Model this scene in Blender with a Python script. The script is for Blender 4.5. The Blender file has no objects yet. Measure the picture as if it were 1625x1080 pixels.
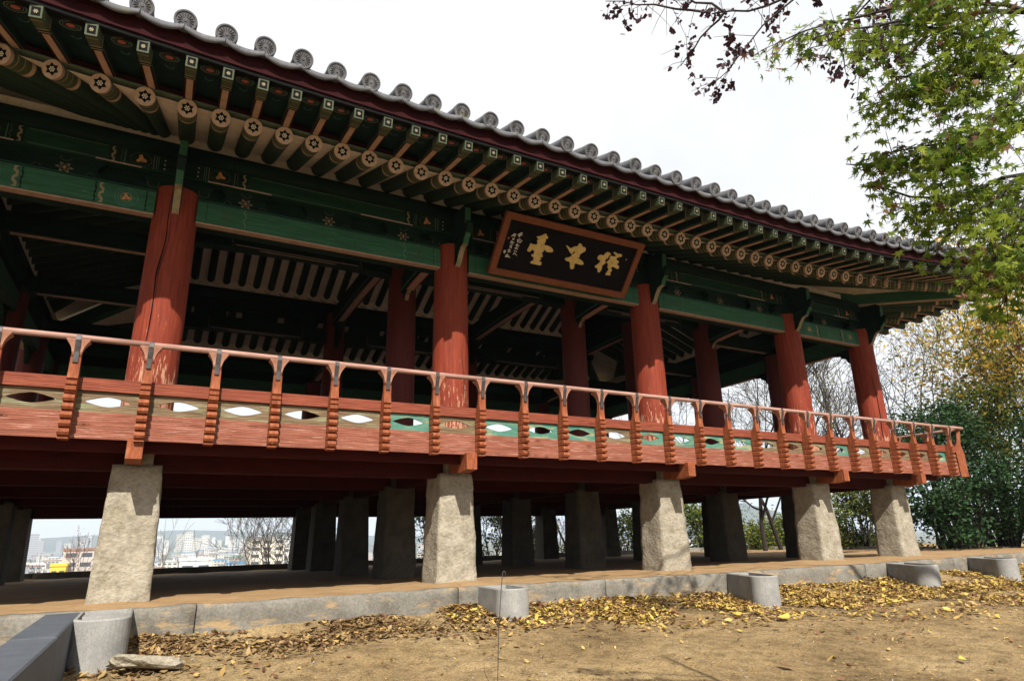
import bpy, math, random
import numpy as np
from mathutils import Vector, Matrix
rad = math.radians
random.seed(7); RNG = np.random.RandomState(7)
sc = bpy.context.scene
COL = sc.collection

# ------------------------------------------------------------------ camera
def cam_axes(yaw, pitch, roll):
    cy, sy, cp, sp = math.cos(yaw), math.sin(yaw), math.cos(pitch), math.sin(pitch)
    f = Vector((sy*cp, cy*cp, sp)); r = Vector((cy, -sy, 0)); u = r.cross(f)
    cr, sr = math.cos(roll), math.sin(roll)
    return cr*r+sr*u, -sr*r+cr*u, f
cr_, cu_, cf_ = cam_axes(.5026, .2965, -.0230)
cam = bpy.data.objects.new('camera', bpy.data.cameras.new('camera'))
COL.objects.link(cam)
M_ = Matrix((cr_, cu_, -cf_)).transposed().to_4x4(); M_.translation = (1.7394, -8.6584, 1.5370)
cam.matrix_world = M_
cam.data.sensor_width = 36; cam.data.lens = 36*1016.45/1625
cam.data.clip_start = .05; cam.data.clip_end = 20000
sc.camera = cam
# ------------------------------------------------------------------ world, sun, exposure
SUN_DIR = Vector((.29, 1, -.96)).normalized()
w = bpy.data.worlds.new('World'); sc.world = w; w.use_nodes = True
nt = w.node_tree; nt.nodes.clear()
sky = nt.nodes.new('ShaderNodeTexSky'); sky.sky_type = 'NISHITA'; sky.sun_disc = False
sky.sun_elevation = rad(42.7); sky.sun_rotation = rad(196.2)
sky.air_density = 1.0; sky.dust_density = 3.0; sky.ozone_density = 1.0
tcw = nt.nodes.new('ShaderNodeTexCoord'); nz = nt.nodes.new('ShaderNodeTexNoise')
nz.inputs['Scale'].default_value = 2.2; nz.inputs['Detail'].default_value = 5; nz.inputs['Roughness'].default_value = .6
rmp = nt.nodes.new('ShaderNodeValToRGB'); rmp.color_ramp.elements[0].position = .30; rmp.color_ramp.elements[1].position = .62
rmp.color_ramp.elements[0].color = (.84, .84, .84, 1); rmp.color_ramp.elements[1].color = (.98, .98, .98, 1)
mixw = nt.nodes.new('ShaderNodeMix'); mixw.data_type = 'RGBA'
mixw.inputs['B'].default_value = (8.8, 8.85, 9.0, 1)      # thin bright cloud layer
bg = nt.nodes.new('ShaderNodeBackground'); bg.inputs['Strength'].default_value = .066
wo = nt.nodes.new('ShaderNodeOutputWorld')
L = nt.links.new
L(tcw.outputs['Generated'], nz.inputs['Vector']); L(nz.outputs['Fac'], rmp.inputs['Fac'])
L(rmp.outputs['Color'], mixw.inputs['Factor']); L(sky.outputs['Color'], mixw.inputs['A'])
L(mixw.outputs['Result'], bg.inputs['Color']); L(bg.outputs['Background'], wo.inputs['Surface'])
sl = bpy.data.lights.new('sun', 'SUN'); sl.energy = 5.0; sl.angle = rad(.5); sl.color = (1, .93, .82)
sun = bpy.data.objects.new('sun', sl); COL.objects.link(sun)
sun.rotation_euler = SUN_DIR.to_track_quat('-Z', 'Y').to_euler(); sun.location = (-8, -25, 30)
vs = sc.view_settings; vs.view_transform = 'Standard'; vs.look = 'None'; vs.gamma = 1; vs.use_curve_mapping = False
vs.exposure = 0.92

# ------------------------------------------------------------------ helpers
class MB:
    """collects verts / faces / material slots, builds ONE mesh object"""
    def __init__(s): s.v = []; s.f = []; s.m = []; s.sm = []
    def add(s, vs, fs, m=0, smooth=False):
        o = len(s.v); s.v += [tuple(p) for p in vs]
        for f in fs: s.f.append(tuple(o+i for i in f)); s.m.append(m); s.sm.append(smooth)
    def box(s, x0, x1, y0, y1, z0, z1, m=0):
        vs = [(x, y, z) for z in (z0, z1) for y in (y0, y1) for x in (x0, x1)]
        s.add(vs, [(0, 2, 3, 1), (4, 5, 7, 6), (0, 1, 5, 4), (2, 6, 7, 3), (0, 4, 6, 2), (1, 3, 7, 5)], m)
    def obox(s, p0, p1, w, h, m=0, up=(0, 0, 1)):
        p0, p1 = Vector(p0), Vector(p1); d = (p1-p0).normalized(); x = d.cross(Vector(up)).normalized(); z = x.cross(d)
        vs = [q + x*a*w/2 + z*b*h/2 for q in (p0, p1) for b in (-1, 1) for a in (-1, 1)]
        s.add(vs, [(0, 1, 3, 2), (4, 6, 7, 5), (0, 4, 5, 1), (2, 3, 7, 6), (0, 2, 6, 4), (1, 5, 7, 3)], m)
    def tube(s, pts, rs, n=12, m=0, caps=True, smooth=True):
        pts = [Vector(p) for p in pts]; k = len(pts); rings = []
        ref = None
        for i, p in enumerate(pts):
            d = (pts[min(i+1, k-1)]-pts[max(i-1, 0)]).normalized()
            if ref is None: ref = d.orthogonal().normalized()
            a = (ref - d*ref.dot(d)).normalized(); b = d.cross(a); ref = a
            rings.append([p+(a*math.cos(2*math.pi*j/n)+b*math.sin(2*math.pi*j/n))*rs[i] for j in range(n)])
        vs = [q for r in rings for q in r]
        fs = [(i*n+j, i*n+(j+1) % n, (i+1)*n+(j+1) % n, (i+1)*n+j) for i in range(k-1) for j in range(n)]
        s.add(vs, fs, m, smooth)
        if caps:
            o = len(s.v)-len(vs)
            s.f.append(tuple(o+j for j in reversed(range(n)))); s.m.append(m); s.sm.append(False)
            s.f.append(tuple(o+(k-1)*n+j for j in range(n))); s.m.append(m); s.sm.append(False)
    def prism(s, poly, fn, t0, t1, m=0):
        """poly of 2D points, fn(a, b, t) -> 3D, between t0 and t1"""
        n = len(poly); vs = [fn(a, b, t0) for a, b in poly]+[fn(a, b, t1) for a, b in poly]
        s.add(vs, [tuple(range(n)), tuple(reversed(range(n, 2*n)))]+[(i, n+i, n+(i+1) % n, (i+1) % n) for i in range(n)], m)
    def mesh(s, name, mats):
        me = bpy.data.meshes.new(name); me.from_pydata(s.v, [], s.f)
        for x in mats: me.materials.append(x)
        me.polygons.foreach_set('material_index', s.m); me.polygons.foreach_set("use_smooth", [bool(q) for q in s.sm])
        me.update(); return me
    def build(s, name, mats, parent=None, mat=None, fix=True):
        if not isinstance(mats, (list, tuple)): mats = [mats]
        me = s.mesh(name, mats)
        if fix:
            import bmesh
            bm = bmesh.new(); bm.from_mesh(me); bmesh.ops.recalc_face_normals(bm, faces=bm.faces); bm.to_mesh(me); bm.free()
        return inst(name, me, parent, mat)
def inst(name, me, parent=None, mat=None):
    o = bpy.data.objects.new(name, me); COL.objects.link(o)
    if parent is not None: o.parent = parent
    if mat is not None: o.matrix_local = mat
    return o
def tag(o, label=None, cat=None, group=None, kind=None):
    if label: o['label'] = label
    if cat: o['category'] = cat
    if group: o['group'] = group
    if kind: o['kind'] = kind
    return o
def empty(name, loc=(0, 0, 0)):
    o = bpy.data.objects.new(name, None); COL.objects.link(o); o.location = loc; o.empty_display_size = .3
    return o
def np_mesh(name, V, F, mats, mi=None, smooth=False):
    """V (n,3), F (m,k) arrays of equal polygons"""
    me = bpy.data.meshes.new(name); k = F.shape[1]
    me.vertices.add(len(V)); me.vertices.foreach_set('co', np.asarray(V, np.float32).ravel())
    me.loops.add(F.size); me.loops.foreach_set('vertex_index', F.astype(np.int32).ravel())
    me.polygons.add(len(F)); me.polygons.foreach_set('loop_start', np.arange(0, F.size, k, dtype=np.int32))
    for x in mats: me.materials.append(x)
    if mi is not None: me.polygons.foreach_set('material_index', np.asarray(mi, np.int32))
    if smooth: me.polygons.foreach_set('use_smooth', np.ones(len(F), bool))
    me.update(calc_edges=True); return me

# ------------------------------------------------------------------ materials
def ramp(nt, stops):
    r = nt.nodes.new('ShaderNodeValToRGB'); e = r.color_ramp.elements
    while len(e) < len(stops): e.new(.5)
    for i, (p, c) in enumerate(stops):
        e[i].position = p; e[i].color = (*c, 1) if len(c) == 3 else c
    return r
def noise(nt, vec, scale, detail=4, rough=.6):
    n = nt.nodes.new('ShaderNodeTexNoise'); n.inputs['Scale'].default_value = scale
    n.inputs['Detail'].default_value = detail; n.inputs['Roughness'].default_value = rough
    nt.links.new(vec, n.inputs['Vector']); return n
def pmat(name, stops, *a, **k):
    grain = k.pop('grain', None); m = pmat0(name, stops, *a, **k)
    if grain:
        nt = m.node_tree; b = nt.nodes['Principled BSDF']; L = nt.links.new; src = b.inputs['Base Color'].links[0].from_socket
        pos = nt.nodes.new('ShaderNodeNewGeometry').outputs['Position']; ns = noise(nt, pos, 1.3, 2, .5)
        mp = nt.nodes.new('ShaderNodeMapping'); mp.inputs['Scale'].default_value = grain[0]; L(pos, mp.inputs['Vector'])
        wv = nt.nodes.new('ShaderNodeTexWave'); wv.wave_type = 'RINGS'; wv.rings_direction = grain[2]; wv.inputs['Scale'].default_value = grain[1]
        wv.inputs['Distortion'].default_value = 7; wv.inputs['Detail'].default_value = 3; wv.inputs['Detail Scale'].default_value = 1.6; L(mp.outputs['Vector'], wv.inputs['Vector'])
        r = ramp(nt, [(.0, (.52, .50, .48)), (.35, (.92, .90, .88)), (.8, (1.10, 1.10, 1.10))]); L(wv.outputs['Fac'], r.inputs['Fac'])
        mp2 = nt.nodes.new('ShaderNodeMapping'); mp2.inputs['Scale'].default_value = grain[3]; L(pos, mp2.inputs['Vector'])
        vo = nt.nodes.new('ShaderNodeTexVoronoi'); vo.inputs['Scale'].default_value = 1; L(mp2.outputs['Vector'], vo.inputs['Vector'])
        r2 = ramp(nt, [(.03, (.30, .24, .2)), (.07, (.9, .85, .8)), (.10, (.7, .66, .62)), (.14, (1, 1, 1))]); L(vo.outputs['Distance'], r2.inputs['Fac'])
        for q in (r, r2):
            mx = nt.nodes.new('ShaderNodeMix'); mx.data_type = 'RGBA'; mx.blend_type = 'MULTIPLY'; mx.inputs['Factor'].default_value = 1
            L(src, mx.inputs['A']); L(q.outputs['Color'], mx.inputs['B']); src = mx.outputs['Result']
        L(src, b.inputs['Base Color'])
    return m
def pmat0(name, stops, sc3=(1, 1, 1), scale=6, rough=.75, bump=.2, bdist=.01, fine=None, over=None, spec=.35, obj=False, metal=0):
    """noise-driven colour; over = (colour, scale3, scale, lo, hi, zlo, zhi): worn patches showing another colour"""
    m = bpy.data.materials.new(name); m.use_nodes = True; nt = m.node_tree; b = nt.nodes['Principled BSDF']; L = nt.links.new
    if obj: pos = nt.nodes.new('ShaderNodeTexCoord').outputs['Object']
    else: pos = nt.nodes.new('ShaderNodeNewGeometry').outputs['Position']
    mp = nt.nodes.new('ShaderNodeMapping'); mp.inputs['Scale'].default_value = sc3; L(pos, mp.inputs['Vector'])
    n = noise(nt, mp.outputs['Vector'], scale, 6, .62); r = ramp(nt, [(p_, tuple(v*.80 for v in c_)) for p_, c_ in stops]); L(n.outputs['Fac'], r.inputs['Fac'])
    colr = r.outputs['Color']; h = n.outputs['Fac']
    if fine:
        n2 = noise(nt, mp.outputs['Vector'], fine[0], 3, .7); r2 = ramp(nt, [(.35, (fine[1],)*3), (.65, (fine[2],)*3)])
        L(n2.outputs['Fac'], r2.inputs['Fac']); mx = nt.nodes.new('ShaderNodeMix'); mx.data_type = 'RGBA'; mx.blend_type = 'MULTIPLY'
        mx.inputs['Factor'].default_value = 1; L(colr, mx.inputs['A']); L(r2.outputs['Color'], mx.inputs['B']); colr = mx.outputs['Result']
        ad = nt.nodes.new('ShaderNodeMath'); ad.operation = 'MULTIPLY_ADD'; L(n2.outputs['Fac'], ad.inputs[0]); ad.inputs[1].default_value = .5; L(h, ad.inputs[2]); h = ad.outputs[0]
    if over:
        oc, os3, osc, lo, hi, z0, z1 = over
        mp2 = nt.nodes.new('ShaderNodeMapping'); mp2.inputs['Scale'].default_value = os3; L(pos, mp2.inputs['Vector'])
        n3 = noise(nt, mp2.outputs['Vector'], osc, 6, .68); v = n3.outputs['Fac']
        if z0 is not None:
            sx = nt.nodes.new('ShaderNodeSeparateXYZ'); L(pos, sx.inputs[0])
            mr = nt.nodes.new('ShaderNodeMapRange'); L(sx.outputs['Z'], mr.inputs['Value'])
            mr.inputs['From Min'].default_value = z0; mr.inputs['From Max'].default_value = z1
            mr.inputs['To Min'].default_value = .13; mr.inputs['To Max'].default_value = -.22
            a2 = nt.nodes.new('ShaderNodeMath'); a2.operation = 'ADD'; L(v, a2.inputs[0]); L(mr.outputs[0], a2.inputs[1]); v = a2.outputs[0]
        r3 = ramp(nt, [(lo, (0, 0, 0)), (hi, (1, 1, 1))]); L(v, r3.inputs['Fac'])
        mx = nt.nodes.new('ShaderNodeMix'); mx.data_type = 'RGBA'; L(r3.outputs['Color'], mx.inputs['Factor'])
        L(colr, mx.inputs['A']); mx.inputs['B'].default_value = (*oc, 1); colr = mx.outputs['Result']
        a3 = nt.nodes.new('ShaderNodeMath'); a3.operation = 'MULTIPLY_ADD'; L(r3.outputs['Color'], a3.inputs[0]); a3.inputs[1].default_value = -.4; L(h, a3.inputs[2]); h = a3.outputs[0]
    L(colr, b.inputs['Base Color']); b.inputs['Roughness'].default_value = rough
    b.inputs['Specular IOR Level'].default_value = spec; b.inputs['Metallic'].default_value = metal
    if bump:
        bp = nt.nodes.new('ShaderNodeBump'); bp.inputs['Strength'].default_value = bump; bp.inputs['Distance'].default_value = bdist
        L(h, bp.inputs['Height']); L(bp.outputs['Normal'], b.inputs['Normal'])
    return m
def C3(a, b, lo=.3, hi=.7): return [(lo, a), (hi, b)]
# painted timber
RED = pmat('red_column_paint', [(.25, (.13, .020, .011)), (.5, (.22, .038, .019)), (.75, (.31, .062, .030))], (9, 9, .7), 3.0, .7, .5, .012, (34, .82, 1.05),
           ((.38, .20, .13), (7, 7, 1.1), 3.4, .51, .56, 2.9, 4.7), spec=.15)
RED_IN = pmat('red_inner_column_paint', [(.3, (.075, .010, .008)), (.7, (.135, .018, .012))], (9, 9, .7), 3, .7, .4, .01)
RED_BEAM = pmat('red_beam_paint', [(.3, (.032, .005, .005)), (.7, (.075, .009, .006))], (.8, 3, 9), 3, .85, .3, .01, (28, .8, 1.05), spec=.1)
RED_PANEL = pmat('red_weathered_board', [(.25, (.17, .055, .034)), (.5, (.29, .100, .062)), (.78, (.38, .155, .11))], (1.0, 6, 10), 2.6, .78, .55, .012, (30, .72, 1.08),
                 ((.38, .22, .18), (1.2, 5, 13), 3.2, .54, .74, None, None), spec=.2, grain=((.35, 3, 9), 1.6, 'X', (1.9, .6, 4.2)))
RED_RAIL = pmat('red_rail_board', [(.25, (.16, .033, .021)), (.75, (.32, .088, .044))], (1.0, 6, 12), 2.6, .75, .45, .01, (30, .8, 1.05), spec=.2, grain=((.35, 3, 9), 1.8, 'X', (1.3, .6, 6)))
POST = pmat('orange_red_post_paint', [(.25, (.15, .036, .014)), (.55, (.30, .085, .034)), (.8, (.43, .18, .09))], (9, 9, 1.6), 3, .7, .5, .01, (34, .72, 1.08), spec=.2)
RAILTOP = pmat('worn_handrail_wood', [(.25, (.20, .10, .075)), (.55, (.36, .21, .17)), (.8, (.46, .31, .26))], (1.2, 12, 12), 3, .7, .35, .006)
TULIP = pmat('worn_pink_post_head', [(.25, (.30, .12, .07)), (.75, (.46, .24, .165))], (9, 9, 2), 3, .7, .35, .006)
MID_TAN = pmat('faded_olive_board', [(.25, (.105, .070, .040)), (.5, (.19, .132, .076)), (.78, (.27, .20, .125))], (1.0, 6, 12), 2.6, .8, .4, .01, (30, .8, 1.05),
               ((.22, .25, .15), (1, 5, 9), 2.2, .52, .70, None, None), spec=.2, grain=((.35, 3, 9), 1.8, 'X', (1.1, .6, 5)))
MID_TEAL = pmat('faded_teal_board', [(.25, (.040, .15, .12)), (.55, (.075, .22, .165)), (.8, (.18, .23, .14))], (1.2, 6, 6), 2.4, .78, .35, .01, (30, .8, 1.05),
                ((.28, .24, .13), (1, 5, 4), 2.0, .52, .66, None, None))
GREEN = pmat('green_beam_paint', [(.25, (.008, .055, .026)), (.5, (.015, .098, .046)), (.8, (.036, .150, .075))], (.7, 5, 10), 2.4, .68, .35, .01, (26, .75, 1.1),
             ((.10, .19, .11), (1.4, 5, 6), 2.4, .62, .72, None, None))
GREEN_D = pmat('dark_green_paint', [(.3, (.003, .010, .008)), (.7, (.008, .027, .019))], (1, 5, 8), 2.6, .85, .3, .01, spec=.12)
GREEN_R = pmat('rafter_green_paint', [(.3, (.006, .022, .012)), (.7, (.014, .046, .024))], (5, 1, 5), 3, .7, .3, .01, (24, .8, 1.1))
OLIVE = pmat('olive_gold_paint', [(.3, (.028, .046, .020)), (.7, (.065, .082, .038))], (3, 3, 3), 6, .7, .3, .008)
GOLD_L = pmat('pale_gold_line', [(.3, (.17, .14, .08)), (.7, (.30, .25, .15))], (1, 1, 1), 9, .7, .2, .004)
PEACH = pmat('peach_paint', [(.3, (.30, .19, .14)), (.7, (.43, .30, .23))], (1, 1, 1), 7, .72, .25, .006)
PEACH_F = pmat('peach_face_paint', [(.3, (.38, .27, .20)), (.7, (.54, .41, .32))], (1, 1, 1), 14, .72, .25, .006)
CREAM = pmat('cream_soffit_plaster', [(.3, (.74, .65, .56)), (.55, (.86, .78, .69)), (.8, (.95, .88, .80))], (1, 1, 1), 3, .85, .3, .01, (20, .88, 1.05))
BLACK = pmat('black_paint', C3((.004, .004, .005), (.010, .009, .010)), (1, 1, 1), 5, .9, .1, .004, spec=.08)
WHITE = pmat('off_white_paint', C3((.55, .52, .45), (.72, .70, .62)), (1, 1, 1), 12, .7, .2, .004)
DARKBOARD = pmat('dark_teal_eave_board', C3((.006, .018, .018), (.016, .040, .037)), (1, 1, 1), 6, .9, .2, .006, spec=.08)
MAROON = pmat('maroon_fascia_paint', [(.3, (.020, .006, .007)), (.7, (.042, .009, .011))], (1, 6, 6), 4, .9, .3, .006, (24, .8, 1.1), spec=.06)
ORANGE = pmat('orange_motif_paint', C3((.45, .15, .05), (.62, .28, .09)), (1, 1, 1), 14, .7, .2, .004)
ROSE = pmat('rose_motif_paint', C3((.36, .075, .055), (.50, .13, .10)), (1, 1, 1), 14, .7, .2, .004)
LATHG = pmat('grey_green_lath_paint', C3((.07, .11, .08), (.14, .19, .14)), (1, 1, 1), 9, .7, .2, .004)
TEALLINE = pmat('teal_motif_paint', C3((.03, .12, .10), (.05, .19, .15)), (1, 1, 1), 12, .7, .2, .004)
PINKLINE = pmat('pale_edge_line', C3((.34, .24, .22), (.48, .36, .33)), (1, 1, 1), 9, .7, .2, .004)
IRON = pmat('iron_strap', C3((.035, .033, .036), (.085, .080, .085)), (1, 1, 1), 16, .55, .3, .004, metal=.4)
TILE = pmat('grey_roof_tile', [(.25, (.075, .078, .090)), (.55, (.12, .124, .14)), (.8, (.17, .175, .19))], (1, 1, 1), 7, .8, .35, .008, (60, .82, 1.08), ((.10, .10, .075), (1, 1, 1), 5, .56, .68, None, None), spec=.2)
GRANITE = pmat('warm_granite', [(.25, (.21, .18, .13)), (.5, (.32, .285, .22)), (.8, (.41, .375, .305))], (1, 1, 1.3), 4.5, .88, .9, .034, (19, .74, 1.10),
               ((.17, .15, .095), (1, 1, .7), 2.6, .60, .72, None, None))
GRAN_SHADE = pmat('shade_darkened_granite', [(.3, (.050, .043, .032)), (.7, (.10, .088, .068))], (1, 1, 1), 4, .9, .6, .02, (26, .8, 1.1))  # darker copy of the granite: shade on the inner pillars put into the colour
KERB = pmat('kerb_granite', [(.25, (.10, .092, .075)), (.5, (.17, .158, .135)), (.8, (.25, .238, .21))], (1, 1, 1), 3.4, .88, .6, .02, (34, .75, 1.12),
            ((.27, .19, .10), (1, 1, 2.5), 2.2, .54, .66, None, None))
BLOCKG = pmat('smooth_grey_granite', [(.3, (.21, .208, .20)), (.7, (.32, .318, .305))], (1, 1, 1), 5, .82, .35, .008, (90, .75, 1.15))
SLABG = pmat('blue_grey_slab', [(.3, (.065, .078, .098)), (.7, (.105, .118, .14))], (1, 1, 1), 4, .62, .3, .006, (60, .85, 1.1))
DIRT_T = pmat('sandy_terrace_earth', [(.25, (.24, .145, .065)), (.6, (.36, .23, .11)), (.8, (.42, .28, .15))], (1, 1, 1), 2.4, .95, .5, .02, (40, .8, 1.1))
BOARDBLK = pmat('black_name_board', C3((.003, .003, .004), (.009, .007, .010)), (1, 4, 4), 5, .85, .25, .004, spec=.1)
FRAMEW = pmat('orange_brown_frame', [(.25, (.11, .028, .010)), (.6, (.20, .055, .018)), (.8, (.26, .085, .032))], (1.5, 5, 5), 4, .6, .3, .006, (26, .8, 1.05))
GOLDCH = pmat('gold_leaf_character', C3((.50, .35, .11), (.68, .52, .22)), (1, 1, 1), 12, .5, .2, .004)
FLOORW = pmat('worn_floor_timber', C3((.16, .095, .06), (.30, .19, .125)), (1, 6, 6), 4, .8, .3, .006)
BARK = pmat('dark_bark', [(.3, (.016, .012, .011)), (.7, (.045, .034, .029))], (3, 3, .8), 5, .9, .7, .02)
BARK_G = pmat('grey_bark', [(.3, (.10, .085, .072)), (.7, (.20, .175, .15))], (3, 3, .8), 5, .9, .6, .02)

# ground: earth with pebbles and damp patches
def ground_material():
    m = bpy.data.materials.new('trodden_earth'); m.use_nodes = True; nt = m.node_tree; b = nt.nodes['Principled BSDF']; L = nt.links.new
    pos = nt.nodes.new('ShaderNodeNewGeometry').outputs['Position']
    n1 = noise(nt, pos, .55, 6, .6); n2 = noise(nt, pos, 5.5, 7, .68); n3 = noise(nt, pos, 42, 6, .85)
    r1 = ramp(nt, [(.32, (.135, .094, .046)), (.5, (.222, .158, .080)), (.68, (.30, .222, .118))]); L(n1.outputs['Fac'], r1.inputs['Fac'])
    r2 = ramp(nt, [(.3, (.50, .47, .42)), (.52, (1, 1, 1)), (.72, (1.25, 1.2, 1.1))]); L(n2.outputs['Fac'], r2.inputs['Fac'])
    r3 = ramp(nt, [(.36, (.32, .29, .25)), (.5, (1, 1, 1)), (.64, (1.6, 1.55, 1.4))]); L(n3.outputs['Fac'], r3.inputs['Fac'])
    a = nt.nodes.new('ShaderNodeMix'); a.data_type = 'RGBA'; a.blend_type = 'MULTIPLY'; a.inputs['Factor'].default_value = 1
    c = nt.nodes.new('ShaderNodeMix'); c.data_type = 'RGBA'; c.blend_type = 'MULTIPLY'; c.inputs['Factor'].default_value = .85
    L(r1.outputs['Color'], a.inputs['A']); L(r2.outputs['Color'], a.inputs['B']); L(a.outputs['Result'], c.inputs['A']); L(r3.outputs['Color'], c.inputs['B'])
    # far below the hill the ground is scrub and built-up land
    sx = nt.nodes.new('ShaderNodeSeparateXYZ'); L(pos, sx.inputs[0]); mr = nt.nodes.new('ShaderNodeMapRange'); L(sx.outputs['Z'], mr.inputs['Value'])
    mr.inputs['From Min'].default_value = -.6; mr.inputs['From Max'].default_value = -3; nf = noise(nt, pos, .05, 6, .7)
    rf = ramp(nt, [(.35, (.045, .06, .03)), (.5, (.10, .105, .08)), (.65, (.22, .21, .19))]); L(nf.outputs['Fac'], rf.inputs['Fac'])
    f = nt.nodes.new('ShaderNodeMix'); f.data_type = 'RGBA'; L(mr.outputs[0], f.inputs['Factor']); L(c.outputs['Result'], f.inputs['A']); L(rf.outputs['Color'], f.inputs['B'])
    L(f.outputs['Result'], b.inputs['Base Color']); b.inputs['Roughness'].default_value = .95; b.inputs['Specular IOR Level'].default_value = .2
    ad = nt.nodes.new('ShaderNodeMath'); ad.operation = 'MULTIPLY_ADD'; L(n3.outputs['Fac'], ad.inputs[0]); ad.inputs[1].default_value = .45; L(n2.outputs['Fac'], ad.inputs[2])
    bp = nt.nodes.new('ShaderNodeBump'); bp.inputs['Strength'].default_value = .9; bp.inputs['Distance'].default_value = .04
    L(ad.outputs[0], bp.inputs['Height']); L(bp.outputs['Normal'], b.inputs['Normal'])
    return m
GROUND = ground_material()
def leaf_mat(name, c1, c2, trans=.35):
    m = bpy.data.materials.new(name); m.use_nodes = True; nt = m.node_tree; L = nt.links.new
    b = nt.nodes['Principled BSDF']; out = nt.nodes['Material Output']
    pos = nt.nodes.new('ShaderNodeNewGeometry'); n = noise(nt, pos.outputs['Position'], 3.5, 3, .6)
    wn = nt.nodes.new('ShaderNodeMath'); wn.operation = 'MULTIPLY_ADD'; L(pos.outputs['Random Per Island'], wn.inputs[0]); wn.inputs[1].default_value = .5
    s = nt.nodes.new('ShaderNodeMath'); s.operation = 'MULTIPLY_ADD'; L(n.outputs['Fac'], s.inputs[0]); s.inputs[1].default_value = .6; s.inputs[2].default_value = -.05
    L(s.outputs[0], wn.inputs[2]); r = ramp(nt, [(.2, c1), (.8, c2)]); L(wn.outputs[0], r.inputs['Fac'])
    L(r.outputs['Color'], b.inputs['Base Color']); b.inputs['Roughness'].default_value = .7; b.inputs['Specular IOR Level'].default_value = .18
    if trans:
        t = nt.nodes.new('ShaderNodeBsdfTranslucent'); L(r.outputs['Color'], t.inputs['Color']); mx = nt.nodes.new('ShaderNodeMixShader')
        mx.inputs[0].default_value = trans; L(b.outputs[0], mx.inputs[1]); L(t.outputs[0], mx.inputs[2]); L(mx.outputs[0], out.inputs['Surface'])
    return m
LEAF_G = leaf_mat('maple_leaf_green', (.026, .078, .010), (.27, .33, .040), .6)
LEAF_P = leaf_mat('dry_purple_leaf', (.020, .010, .014), (.065, .028, .035), .15)
LEAF_B = leaf_mat('dark_shrub_leaf', (.009, .030, .010), (.036, .078, .022), .25)
LEAF_Y = leaf_mat('yellow_autumn_leaf', (.30, .19, .03), (.62, .42, .07), .45)
LEAF_YG = leaf_mat('yellow_green_leaf', (.09, .13, .02), (.30, .30, .05), .4)
LITTER = leaf_mat('fallen_leaf', (.13, .072, .024), (.50, .34, .12), .1)
LITTER_Y = leaf_mat('fallen_yellow_leaf', (.30, .22, .04), (.52, .40, .09), .1)
LITTER_D = leaf_mat('fallen_brown_leaf', (.060, .030, .018), (.19, .095, .050), .1)

# ------------------------------------------------------------------ layout numbers (metres)
PX = [-1.288, 1.506, 5.858, 10.211, 14.563, 17.357]      # column lines along the front
PY = [1.017, 3.65, 6.71, 9.77, 12.40]                   # column lines in depth
CX, CY = (PX[0]+PX[5])/2, (PY[0]+PY[4])/2
HX, HY = (PX[5]-PX[0])/2, (PY[4]-PY[0])/2
ZT = .875                                               # terrace surface
KP = [(-9, -.1), (-4, -.1), (.5, -.04), (3., -.15), (5.7, -.02), (7.2, -.15), (10.2, -.40), (14.7, -.42), (17.7, -.30), (20.7, -.07), (27, .3), (40, 1.5)]
def kerb_y(x): return float(np.interp(x, [k[0] for k in KP], [k[1] for k in KP]))
def terrain_z(x, y):
    base = .52 + .068*np.minimum(y, 0) - .02*np.clip(-x-2, 0, 30)*.3
    base = np.maximum(base, -1.2)
    d = np.maximum(np.maximum(y-14.2, (x-33)*.9), 0)
    return base - np.minimum(d*.42, 28)

# ------------------------------------------------------------------ terrain
def terrain():
    xs = np.concatenate([-np.geomspace(9000, 12, 26), np.linspace(-11, 0, 23)[1:], np.linspace(0, 22, 190)[1:], np.linspace(22, 60, 60)[1:], np.geomspace(62, 9000, 34)])
    ys = np.concatenate([-np.geomspace(6000, 13, 16), np.linspace(-12, -6, 30), np.linspace(-6, 2, 90)[1:], np.linspace(2, 60, 80)[1:], np.geomspace(63, 12000, 38)])
    X, Y = np.meshgrid(xs, ys, indexing='ij'); Z = terrain_z(X, Y)
    from mathutils import noise as N
    near = (np.abs(X-8) < 22) & (Y < 3) & (Y > -12)
    for i, j in zip(*np.nonzero(near)):
        x, y = X[i, j], Y[i, j]
        Z[i, j] += .05*N.noise(Vector((x*.6, y*.6, 0)))+.022*N.noise(Vector((x*2.3, y*2.3, 3)))+.010*N.noise(Vector((x*8, y*8, 5)))
        # soil banked up against the kerb
        Z[i, j] += .13*math.exp(-max(0, kerb_y(x)-y)/.45)*(.7+.5*N.noise(Vector((x*1.7, 0, 9))))
    far = Z < -5
    Z[far] += 6*np.sin(X[far]*.004+1)*np.cos(Y[far]*.005)
    n, m = X.shape; V = np.stack([X, Y, Z], -1).reshape(-1, 3)
    a = (np.arange(n-1)[:, None]*m+np.arange(m-1)).ravel(); F = np.stack([a, a+m, a+m+1, a+1], 1)
    return tag(inst('ground', np_mesh('ground', V, F, [GROUND], smooth=True)), kind='structure')
terrain()

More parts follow.
